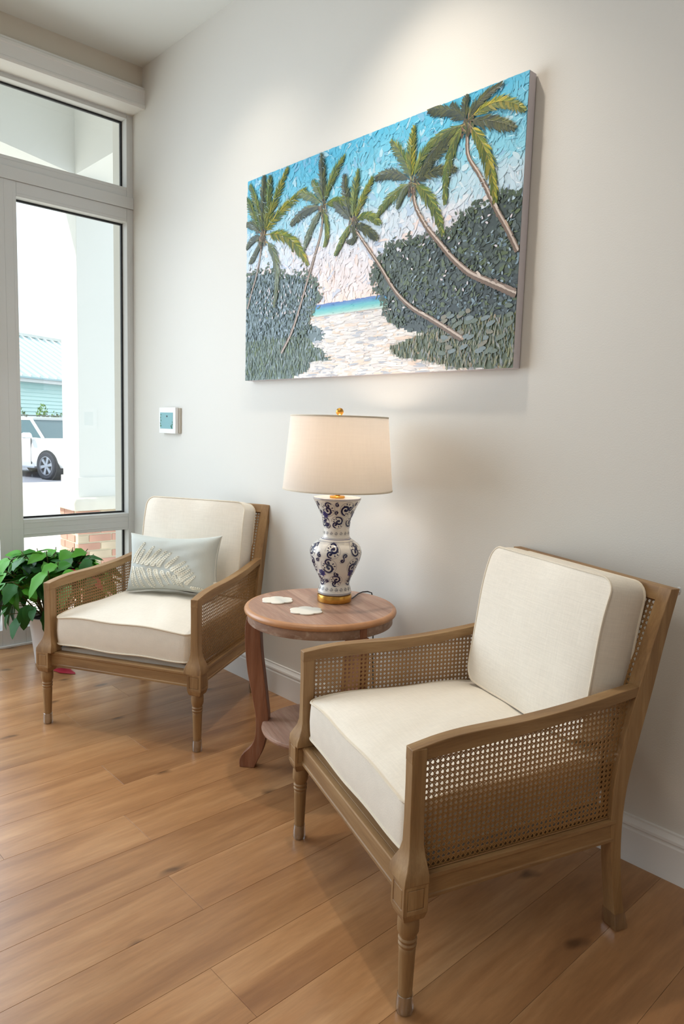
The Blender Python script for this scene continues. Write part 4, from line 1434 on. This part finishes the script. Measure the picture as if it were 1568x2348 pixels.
for i in range(22):
    v = .277 + .0023 * i
    t = (v - .275) / .053
    for k in range(7):
        a = .332 + .272 * k / 7 + rp_.uniform(-.01, .01)
        put([(a * PWd, v * PHt), ((a + .022) * PWd, v * PHt + rp_.gauss(0, .0003)), ((a + .045) * PWd, v * PHt)], [.0012, .0016, .0010], lerp(grad([(0, (214, 226, 218)), (.25, (140, 210, 204)), (.55, (92, 190, 200)), (.8, (76, 144, 198)), (1, (86, 116, 186))], t), (226, 232, 232), rp_.random() * .18), .0003)
_lv[0] += .0003
# ragged bush outlines: leafy dabs around the edges
for poly, base in ((bushR, (58, 72, 66)), (bushL, (86, 106, 104))):
    for i in range(len(poly)):
        a, b = poly[i], poly[(i + 1) % len(poly)]
        if min(a[1], b[1]) < .17: continue
        for k in range(34):
            t = rp_.random()
            u, v = a[0] + (b[0] - a[0]) * t + rp_.gauss(0, .008), a[1] + (b[1] - a[1]) * t + rp_.gauss(0, .012)
            if 0 < u < 1:
                dab(u, v, rp_.uniform(.008, .02), rp_.uniform(.004, .009), rp_.uniform(0, 3.1), lerp(base, (84, 104, 62), rp_.random() * .7), .0009)
# sky holes, leaf glints
for k in range(46):
    u, v = rp_.uniform(.6, .98), rp_.uniform(.25, .56)
    if region(u, v) == 'bushR': dab(u, v, .012, .006, rp_.uniform(0, 3), (216, 208, 214) if k % 2 else (150, 168, 180), .0014)
for k in range(420):
    u, v = rp_.uniform(.62, .99), rp_.uniform(.2, .56)
    if region(u, v) == 'bushR': dab(u, v, rp_.uniform(.008, .018), .004, rp_.uniform(-.4, 1.6), rp_.choice([(46, 58, 62), (50, 64, 58), (116, 138, 150), (88, 106, 74)]), .0016)
for k in range(520):
    u, v = rp_.uniform(.0, .34), rp_.uniform(.2, .52)
    if region(u, v) == 'bushL': dab(u, v, rp_.uniform(.008, .02), .0045, rp_.uniform(1.0, 2.2), rp_.choice([(62, 80, 88), (150, 170, 184), (126, 148, 160), (66, 88, 70)]), .0016)
for k in range(60):
    dab(rp_.uniform(.05, .33), rp_.uniform(.3, .46), .012, .006, 1.4, (214, 204, 206), .0012)
for k in range(500):
    u, v = rp_.uniform(.0, .42), rp_.uniform(.01, .2)
    if region(u, v) == 'grassL': dab(u, v, rp_.uniform(.012, .03), .0022, rp_.uniform(1.2, 1.9), rp_.choice([(78, 98, 84), (130, 148, 110), (150, 160, 150), (104, 124, 128)]), .0008)
for k in range(700):
    u, v = rp_.uniform(.62, 1), rp_.uniform(.01, .2)
    if region(u, v) == 'grassR': dab(u, v, rp_.uniform(.012, .03), .0024, rp_.uniform(1.2, 1.9), rp_.choice([(84, 98, 76), (138, 136, 92), (152, 146, 128), (96, 114, 112)]), .0008)
for k in range(40): dab(rp_.uniform(.8, .99), rp_.uniform(.06, .24), rp_.uniform(.02, .04), .014, rp_.uniform(-.2, .5), rp_.choice([(122, 138, 142), (134, 132, 118), (108, 122, 112)]), .001)
_lv[0] += .0003
# trunks
WT = {1: (.008, .008), 2: (.008, .013), 3: (.009, .022), 4: (.012, .028), 5: (.012, .020)}
for n_, path in PTR:
    P_ = [(u * PWd, v * PHt) for u, v in path]
    # resample with Catmull-Rom
    dense = []
    for i in range(len(P_) - 1):
        p0, p1, p2, p3 = P_[max(i - 1, 0)], P_[i], P_[i + 1], P_[min(i + 2, len(P_) - 1)]
        for s in range(10):
            t = s / 10
            dense.append(tuple(.5 * (2 * p1[k] + (p2[k] - p0[k]) * t + (2 * p0[k] - 5 * p1[k] + 4 * p2[k] - p3[k]) * t * t + (3 * p1[k] - p0[k] - 3 * p2[k] + p3[k]) * t ** 3) for k in (0, 1)))
    dense.append(P_[-1])
    w0, w1 = WT[n_]
    N_ = len(dense)
    for lay, (cc, off, ww) in enumerate((((122, 104, 92), 0, 1.0), ((96, 84, 78), .45, .5), ((206, 192, 182), -.35, .4))):
        pts, ws = [], []
        for i, p in enumerate(dense):
            a, b = dense[max(i - 1, 0)], dense[min(i + 1, N_ - 1)]
            L = math.hypot(b[0] - a[0], b[1] - a[1]); nx, nz = -(b[1] - a[1]) / L, (b[0] - a[0]) / L
            w = w0 + (w1 - w0) * i / N_
            # light comes from the upper right side of each trunk
            sg = 1 if nx > 0 or nz > .3 else -1
            pts.append((p[0] - nx * w * off * .5 * sg, p[1] - nz * w * off * .5 * sg)); ws.append(w * .5 * ww * (1 + .12 * math.sin(i * 2.3)))
        put(pts, ws, cc, .0012, 3e-6)
    for i in range(1, N_ - 1):
        if rp_.random() < .75:
            p = dense[i]; w = w0 + (w1 - w0) * i / N_
            a, b = dense[i - 1], dense[i + 1]
            an = math.atan2(b[1] - a[1], b[0] - a[0])
            dab((p[0] + rp_.gauss(0, w * .15)) / PWd, (p[1] + rp_.gauss(0, w * .15)) / PHt, w * rp_.uniform(.8, 1.8), w * .35, an + rp_.uniform(-.5, .5), rp_.choice([(216, 204, 194), (188, 164, 146), (112, 98, 92), (150, 132, 122), (92, 78, 70)]), .0014)
_lv[0] += .0004
# fronds
TONE = {0: [(72, 84, 66), (86, 94, 66), (60, 72, 68), (108, 112, 68)], 1: [(98, 126, 66), (118, 138, 70), (82, 104, 64), (150, 156, 74)],
        2: [(112, 132, 50), (146, 150, 56), (92, 112, 50), (178, 166, 62)], 3: [(110, 128, 108), (90, 108, 92), (136, 148, 128), (104, 116, 72)]}
for (c0, c1, c2, tone) in PFR:
    A = [(q[0] * PWd, q[1] * PHt) for q in (c0, c1, c2)]
    N_ = 34
    L_tot = math.hypot(A[2][0] - A[0][0], A[2][1] - A[0][1])
    pal = TONE[tone]
    def bz(t): return tuple((1 - t) ** 2 * A[0][k] + 2 * t * (1 - t) * A[1][k] + t * t * A[2][k] for k in (0, 1))
    for i in range(N_):
        t = .10 + .9 * i / N_
        p, q = bz(t), bz(min(1, t + .04))
        an = math.atan2(q[1] - p[1], q[0] - p[0])
        ll = (.020 + .125 * L_tot) * (math.sin(PI * min(.97, .18 + .78 * t)) ** .7) * rp_.uniform(.75, 1.1)
        for sg in (-1, 1):
            a = an + sg * rp_.uniform(.35, .62)
            # leaflets hang: bend slightly downwards
            a2 = a
            if math.cos(a) > .25: a2 = a - .18
            elif math.cos(a) < -.25: a2 = a + .18
            e = (p[0] + ll * math.cos(a2), p[1] + ll * math.sin(a2))
            cc = rp_.choice(pal)
            cc = lerp(cc, (40, 50, 44), .25 if (sg * math.cos(an) < 0) else 0)
            m_ = ((p[0] + e[0]) / 2 + .002 * sg, (p[1] + e[1]) / 2)
            put([p, ((p[0] * .6 + m_[0] * .4), (p[1] * .6 + m_[1] * .4)), m_, e], [.0016, .0036, .0034, .0005], cc, .0012)
    sp = [bz(i / 10) for i in range(11)]
    put(sp, [.0022 - .00015 * i for i in range(11)], rp_.choice([(150, 138, 82), (128, 116, 84), (170, 158, 92)]) if tone else (84, 78, 62), .0012, 2e-6)
for (u, v, n_) in ((.082, .704, 60), (.361, .755, 30), (.484, .655, 30), (.688, .745, 40), (.846, .895, 55)):
    for k in range(n_):
        dab(u + rp_.gauss(0, .009), v - .01 + rp_.gauss(0, .018), .022, .006, rp_.uniform(.8, 2.4), rp_.choice([(96, 76, 60), (70, 64, 54), (150, 124, 96), (84, 96, 60)]), .0013)
# fine impasto ridges in the sky
for k in range(420):
    u, v = rp_.random(), rp_.uniform(.42, 1)
    if region(u, v) == 'sky': dab(u, v, rp_.uniform(.02, .05), .0014, rp_.uniform(-.3, 2.6), lerp(col(u, v, 'sky', 0), (244, 246, 248), .55), .0016, rp_.uniform(-.4, .4))
# scribbled signature marks lower right
for k in range(9): dab(.955 + k * .0035, .014 + .002 * (k % 2), .006, .0012, 1.0 + (k % 3) * .5, (96, 84, 82), .0006)
pm = bpy.data.meshes.new('paint_layer')
pm.from_pydata(PM.v, [], PM.f)
ca = pm.color_attributes.new('Col', 'FLOAT_COLOR', 'CORNER')
lin = np.array(PM.c, dtype=np.float64) / 255.0
lin = np.where(lin <= .04045, lin / 12.92, ((lin + .055) / 1.055) ** 2.4)
cnt = np.array([len(f) for f in PM.f])
arr = np.ones((cnt.sum(), 4), dtype=np.float32)
arr[:, :3] = np.repeat(lin, cnt, axis=0)
ca.data.foreach_set('color', arr.ravel())
pm.materials.append(MAT['paint'])
po = bpy.data.objects.new('paint_layer', pm)
C.objects.link(po)
po.parent = pnt
po['kind'] = 'stuff'

# ---------------------------------------------------------------- outside
GZ_ = -.30
struct('ground', MB().box(-13.6, -.2, -12, 22, GZ_ - .3, GZ_), 'paver')
struct('parking_lot', MB().box(-60, -13.6, -30, 60, GZ_ - .3, GZ_ - .01), 'asphalt')
# house wall above the glazing and the covered porch
struct('wall_left', MB().box(-.08, -.031, RY, .2, 2.926, 4.3), 'white_out')
struct('wall_outside', MB().box(-.2, -.033, RY, .2, GZ_, -.121), 'white_out')
def bp2(y):
    # underside of the front beam rises gently away from the column
    return 3.12 + .26 * math.sin(min(1, max(0, (.42 - y) / 2.4)) * PI / 2)
ys = [.75, .42] + [.42 - .2 * i for i in range(1, 14)] + [-6.0]
poly = [(y, bp2(y)) for y in ys] + [(-6.0, 4.3), (.75, 4.3)]
pr_ = MB().prism(poly, lambda a, b, t: (t, a, b), -2.08, -1.75)
struct('porch_beam', pr_, 'white_out', smooth=20)
struct('porch_beam', MB().box(-1.75, -.2, .42, .75, 3.12, 4.3), 'white_out')
struct('porch_ceiling', MB().box(-2.08, -.0, -6.0, .75, 4.25, 4.4), 'white_out')
col_ = empty('porch_column', (-1.915, .585, GZ_), 0, 'white square porch column on a brick pier outside the window', 'column')
def cb(x0, x1, y0, y1, z0, z1): return MB().box(x0 + 1.915, x1 + 1.915, y0 - .585, y1 - .585, z0 - GZ_, z1 - GZ_)
obj('shaft', cb(-2.08, -1.75, .42, .735, .75, 3.12), 'white_out', col_, 0.004, 0)
obj('plinth', cb(-2.095, -1.735, .405, .765, .592, .757), 'white_out', col_, 0.004, 0)
# rough cast stone cap
bm = bmesh.new()
bmesh.ops.create_grid(bm, x_segments=2, y_segments=2, size=1)
bm.free()
cm = MB()
rc = random.Random(4)
out = rounded_outline(.245, .245, .02, 3)
rings = []
for z, s in ((.487, .93), (.492, .975), (.515, .99), (.55, 1.0), (.575, .99), (.588, .97), (.593, .93)):
    rings.append([(x * s + rc.uniform(-.004, .004), y * s + rc.uniform(-.004, .004), z - GZ_ + (rc.uniform(-.002, .002) if .49 < z < .59 else 0)) for x, y in out])
cm.loft(rings)
obj('stone_cap', cm, 'stone', col_, 0, 50)
pier = obj('brick_pier', cb(-2.100, -1.754, .404, .746 + .03, GZ_, .487), 'mortar', col_, 0, 0)
bc_ = {}
def brick(x, y, z, lx_, ly_, mat):
    k = (round(lx_, 3), round(ly_, 3), mat)
    if k not in bc_:
        me = mesh_of('brick', MB().loft([rect(0, 0, 0, lx_ / 2 - .002, ly_ / 2 - .002), rect(0, 0, .003, lx_ / 2, ly_ / 2), rect(0, 0, .053, lx_ / 2, ly_ / 2), rect(0, 0, .056, lx_ / 2 - .002, ly_ / 2 - .002)]), 0)
        me.materials.append(MAT[mat]); bc_[k] = me
    obj('brick', None, mat, pier, me=bc_[k], loc=(x + 1.915, y - .585, z - GZ_))
x0, x1, y0, y1 = -2.106, -1.748, .398, .782
for c_ in range(11):
    z = .487 - .008 - .0585 - c_ * .0685
    odd = c_ % 2
    # east face (towards the house), thickness .03
    cuts = [y0, y0 + .197 - .06 * odd * 0, y1] if not odd else [y0, y0 + .095, y0 + .295, y1]
    for a, b in zip(cuts, cuts[1:]):
        brick(x1 - .02, (a + b) / 2, z, .045, b - a - .010, rc.choice(['brick', 'brick', 'brick2']))
    cuts = [x0, x0 + .10, x0 + .295, x1 - .052] if not odd else [x0, x0 + .15, x1 - .052]
    for a, b in zip(cuts, cuts[1:]):
        if b - a > .03: brick((a + b) / 2, y0 + .02, z, b - a - .010, .045, rc.choice(['brick', 'brick', 'brick2']))

# cars ---------------------------------------------------------------
def make_car(name, paint, loc, rz, label):
    car = empty(name, loc, rz, label, 'car')
    def sect(x, w, zt_, zb=.30):
        return [(x, -w * .92, zb), (x, -w, zb + .14), (x, -w, zt_ * .72), (x, -w * .97, zt_ - .07), (x, -w * .86, zt_), (x, w * .86, zt_), (x, w * .97, zt_ - .07), (x, w, zt_ * .72), (x, w, zb + .14), (x, w * .92, zb)]
    st = [(.98, .62, .62), (.94, .74, .74), (.82, .84, .84), (.55, .89, .93), (.2, .91, .99), (-.2, .92, 1.03), (-.6, .92, 1.06), (-1.4, .92, 1.08), (-2.4, .92, 1.10), (-3.2, .91, 1.11), (-3.55, .86, 1.08), (-3.66, .80, .95)]
    obj('car_body', MB().loft([sect(*s) for s in st]), paint, car, 0.01, 50)
    # greenhouse
    def gs(x, w, z, w2): return [(x, -w, z), (x, w, z)]
    g = MB()
    base = [(-.28, .80), (-1.2, .86), (-2.2, .86), (-3.1, .84), (-3.55, .76)]
    top = [(-1.02, .60), (-1.5, .655), (-2.2, .66), (-2.9, .64), (-3.2, .58)]
    vs = [(x, -w, 1.03) for x, w in base] + [(x, w, 1.03) for x, w in reversed(base)]
    vt = [(x, -w, 1.50) for x, w in top] + [(x, w, 1.50) for x, w in reversed(top)]
    g.loft([vs, vt])
    obj('windows', g, 'carglass', car, 0, 20)
    vt2 = [(x - .02, y * 1.03, 1.49) for x, y, _ in vt]
    vt3 = [(x, y * .96, 1.555) for x, y, _ in vt]
    vt4 = [(x, y * .7, 1.585) for x, y, _ in vt]
    obj('roof', MB().loft([vt2, vt3, vt4]), paint, car, 0, 50)
    pl = MB()
    for i in (0, 1, 2, 3, 4):
        for s in (-1, 1):
            a, b = base[i], top[i]
            if i == 1: a, b = (-1.55, .865), (-1.62, .665)
            pl.tube([(a[0], s * a[1], 1.02), (b[0], s * b[1], 1.51)], .042 if i in (0, 4) else .028, 6)
    obj('pillar_set', pl, paint, car)
    for s in (-1, 1):
        for wx in (0, -2.72):
            obj('wheel_arch', MB().prism([(wx + .40 * math.cos(2 * PI * i / 24), .345 + .40 * math.sin(2 * PI * i / 24)) for i in range(24)], lambda a, b, t: (a, t, b), s * .70, s * .925), 'carblack', car)
            wh = empty('wheel', (wx, s * .86, .345)); wh.parent = car
            n = 32
            def ring_(r, y): return [(r * math.cos(2 * PI * i / n), y, r * math.sin(2 * PI * i / n)) for i in range(n)]
            obj('tyre', MB().loft([ring_(.22, -.10), ring_(.32, -.11), ring_(.345, -.08), ring_(.345, .08), ring_(.32, .11), ring_(.245, .10)], cap=False), 'tyre', wh)
            al = MB().loft([ring_(.245, s * .10), ring_(.225, s * .105), ring_(.22, s * .04)], cap=False)
            al.loft([ring_(.05, s * .02), ring_(.05, s * .095), ring_(.03, s * .10)])
            for k in range(6):
                a = k * PI / 3 + .2
                ca_, sa_ = math.cos(a), math.sin(a)
                al.prism([(.03, -.028), (.225, -.042), (.225, .042), (.03, .028)], lambda r, t, y: (r * ca_ - t * sa_, y, r * sa_ + t * ca_), s * .06, s * .092)
            obj('alloy_rim', al, 'alloy', wh, 0, 30)
            obj('brake_disc', MB().loft([ring_(.16, s * .0), ring_(.16, s * .02)]), 'carblack', wh, 0, 30)
        obj('wing_mirror', MB().loft([rect(-.62, s * 1.02, 1.02, .05, .09), rect(-.62, s * 1.03, 1.05, .075, .115), rect(-.64, s * 1.03, 1.14, .06, .11), rect(-.65, s * 1.02, 1.17, .03, .08)]), paint, car, 0.01)
        obj('headlight', MB().loft([rect(.80, s * .68, .66, .08, .12), rect(.74, s * .72, .80, .10, .14)]), 'clear2', car, 0.02)
        rr = MB().tube([(-1.25, s * .56, 1.56), (-1.35, s * .56, 1.62), (-2.8, s * .55, 1.62), (-2.9, s * .55, 1.56)], .016, 6)
        obj('roof_rail', rr, 'carblack', car)
        obj('side_step', MB().box(-2.25, -.5, s * .80 - .12, s * .80 + .12, .26, .31), 'alloy', car, 0.01, 0)
        for hx in (-1.42, -2.42):
            obj('door_handle', MB().box(hx - .09, hx + .09, min(s * .90, s * .955), max(s * .90, s * .955), .90, .925), 'alloy', car, 0.005, 0)
        dl = MB()
        for x in (-.62, -1.56, -2.45): dl.box(x - .004, x + .004, min(s * .90, s * .924), max(s * .90, s * .924), .36, 1.02)
        obj('door_seam', dl, 'carblack', car, 0, 0)
    obj('bumper', MB().loft([rect(.70, 0, .26, .20, .76), rect(.80, 0, .34, .22, .80), rect(.82, 0, .50, .20, .80), rect(.76, 0, .54, .18, .78)]), 'carblack', car, 0.02)
    obj('grille', MB().box(.90, .985, -.42, .42, .52, .70), 'carblack', car, 0.01, 0)
    return car
make_car('parked_car', 'carw', (-14.62, 5.72, GZ_), math.radians(17), 'white car parked outside the tall window')
make_car('parked_car', 'carb', (-17.0, 9.0, GZ_), math.radians(17), 'blue car seen as a sliver right of the porch column')

# turquoise building ------------------------------------------------
bd_ = empty('turquoise_building', (-23.5, 7.3, GZ_), math.radians(114), 'pale turquoise clapboard building with white metal roof outside', 'building')
# local x along the wall, local y points away from the viewer side (to the left of x)
obj('wall', MB().box(-12, 9.0, .03, 6, 0, 2.95), 'siding', bd_, 0, 0)
cl = MB()
for i in range(20):
    z = .1 + i * .142
    cl.add([(-12, .03, z + .142), (9.0, .03, z + .142), (9.0, -.012, z), (-12, -.012, z), (-12, .03, z - .001), (9.0, .03, z - .001)], [(0, 1, 2, 3), (3, 2, 5, 4)])
so_ = obj('clapboard', cl, 'siding', bd_, 0, 0); so_['kind'] = 'stuff'
obj('fascia', MB().box(-12.3, 9.3, -.42, -.36, 2.86, 3.06), 'white_out', bd_, 0, 0)
obj('soffit', MB().box(-12.3, 9.3, -.40, .1, 2.86, 2.90), 'white_out', bd_, 0, 0)
obj('roof', MB().add([(-12.4, -.48, 3.05), (9.4, -.48, 3.05), (9.4, 3.2, 5.0), (-12.4, 3.2, 5.0), (-12.4, -.48, 2.99), (9.4, -.48, 2.99), (9.4, 3.2, 4.94), (-12.4, 3.2, 4.94)], [(0, 1, 2, 3), (7, 6, 5, 4), (0, 4, 5, 1), (1, 5, 6, 2), (3, 2, 6, 7), (0, 3, 7, 4)]), 'metalroof', bd_, 0, 0)
for i in range(53):
    x = -12.2 + i * .41
    obj('roof_seam', None, 'white_out', bd_, me=(bpy.data.meshes.get('roof_seam') or (lambda m: (m.materials.append(MAT['white_out']), m)[1])(mesh_of('roof_seam', MB().add([(-.03, -.48, 3.05), (.03, -.48, 3.05), (.03, 3.2, 5.0), (-.03, 3.2, 5.0), (-.03, -.48, 3.12), (.03, -.48, 3.12), (.03, 3.2, 5.07), (-.03, 3.2, 5.07)], [(4, 5, 6, 7), (0, 4, 7, 3), (1, 2, 6, 5), (0, 1, 5, 4)]), 0))), loc=(x, 0, 0))
obj('ridge_cap', MB().box(-12.4, 9.4, 3.1, 3.35, 4.98, 5.10), 'white_out', bd_, 0, 0)
# tan house further right
hs_ = empty('tan_house', (-38.0, 26.0, GZ_), math.radians(114), 'tan house with pale roof far right behind the column', 'house')
obj('wall', MB().box(-2.5, 6, 0, 4, 0, 2.6), 'tan', hs_, 0, 0)
obj('roof', MB().add([(-3, -.6, 2.6), (6.6, -.6, 2.6), (6.6, 2.2, 4.2), (-3, 2.2, 4.2), (-3, 4.6, 2.6), (6.6, 4.6, 2.6)], [(0, 1, 2, 3), (3, 2, 5, 4), (0, 3, 4), (1, 5, 2), (0, 4, 5, 1)]), 'metalroof', hs_, 0, 0)
# planting
def foliage(rnd, n, sx, sy, sz, size, cz):
    mb = MB()
    for _ in range(n):
        while True:
            p = Vector((rnd.uniform(-1, 1), rnd.uniform(-1, 1), rnd.uniform(-1, 1)))
            if p.length < 1: break
        c_ = Vector((p.x * sx, p.y * sy, cz + p.z * sz))
        a = Vector((rnd.gauss(0, 1), rnd.gauss(0, 1), rnd.gauss(0, 1))).normalized()
        b = a.cross(Vector((rnd.gauss(0, 1), rnd.gauss(0, 1), rnd.gauss(0, 1)))).normalized()
        s = size * rnd.uniform(.6, 1.3)
        mb.add([c_ - a * s, c_ + b * s * .5, c_ + a * s, c_ - b * s * .5], [(0, 1, 2, 3)])
    return mb
rf = random.Random(11)
def shrub(x, y, h, w, label, grp=None, nm='shrub'):
    s = empty(nm, (x, y, GZ_), 0, label, 'shrub', grp)
    f_ = obj('foliage', foliage(rf, 420, w, w, h * .42, .07, h * .58), 'bush', s, 0, 0); f_['kind'] = 'stuff'
    st_ = MB()
    for k in range(5):
        a = k * 1.26
        st_.tube([(0.03 * math.cos(a), .03 * math.sin(a), -.02), (w * .5 * math.cos(a), w * .5 * math.sin(a), h * .8)], .015, 5)
    obj('stems', st_, 'bark', s)
shrub(-21.6, 6.6, 1.95, .35, 'leafy shrub against the turquoise wall at the left pane edge')
shrub(-21.0, 7.2, 2.05, .28, 'taller leafy shrub against the turquoise wall above the car roof')
shrub(-22.5, 8.25, 1.85, .36, 'low leafy shrub behind the white car beside the column')
shrub(-22.6, 11.3, 2.9, .5, 'bushy green shrub behind the blue car')
def tree(x, y, h, w, label, mat='bush'):
    t = empty('tree', (x, y, GZ_), 0, label, 'tree')
    obj('trunk', MB().tube([(0, 0, -.1), (.1, .05, h * .35), (.05, 0, h * .7)], [.2, .15, .08], 8), 'bark', t)
    f_ = obj('crown', foliage(rf, 2600, w, w, h * .30, .16, h * .68), mat, t, 0, 0); f_['kind'] = 'stuff'
tree(-25.2, 13.2, 9.8, 1.5, 'leafy green tree right of the porch column')
pt = empty('palm_tree', (-36.2, 12.2, GZ_), 0, 'palm top showing above the metal roof', 'palm tree')
obj('trunk', MB().tube([(0, 0, -.1), (.1, .1, 3), (.05, .05, 5.1)], [.2, .16, .14], 8), 'bark', pt)
fm = MB()
for k in range(22):
    a = k * 2.4; el = rf.uniform(-.2, 1.0); L = rf.uniform(.9, 1.3)
    pts = [Vector((.05, .05, 5.1)) + Vector((math.cos(a) * math.cos(el), math.sin(a) * math.cos(el), math.sin(el))) * L * t - Vector((0, 0, .55 * L * t * t)) for t in (0, .35, .7, 1)]
    for i in range(3):
        sd = Vector((-math.sin(a), math.cos(a), 0)) * (.16, .2, .12)[i]
        fm.add([pts[i] - sd, pts[i] + sd, pts[i + 1] + sd * .8, pts[i + 1] - sd * .8], [(0, 1, 2, 3)])
f_ = obj('fronds', fm, 'palm', pt, 0, 0); f_['kind'] = 'stuff'
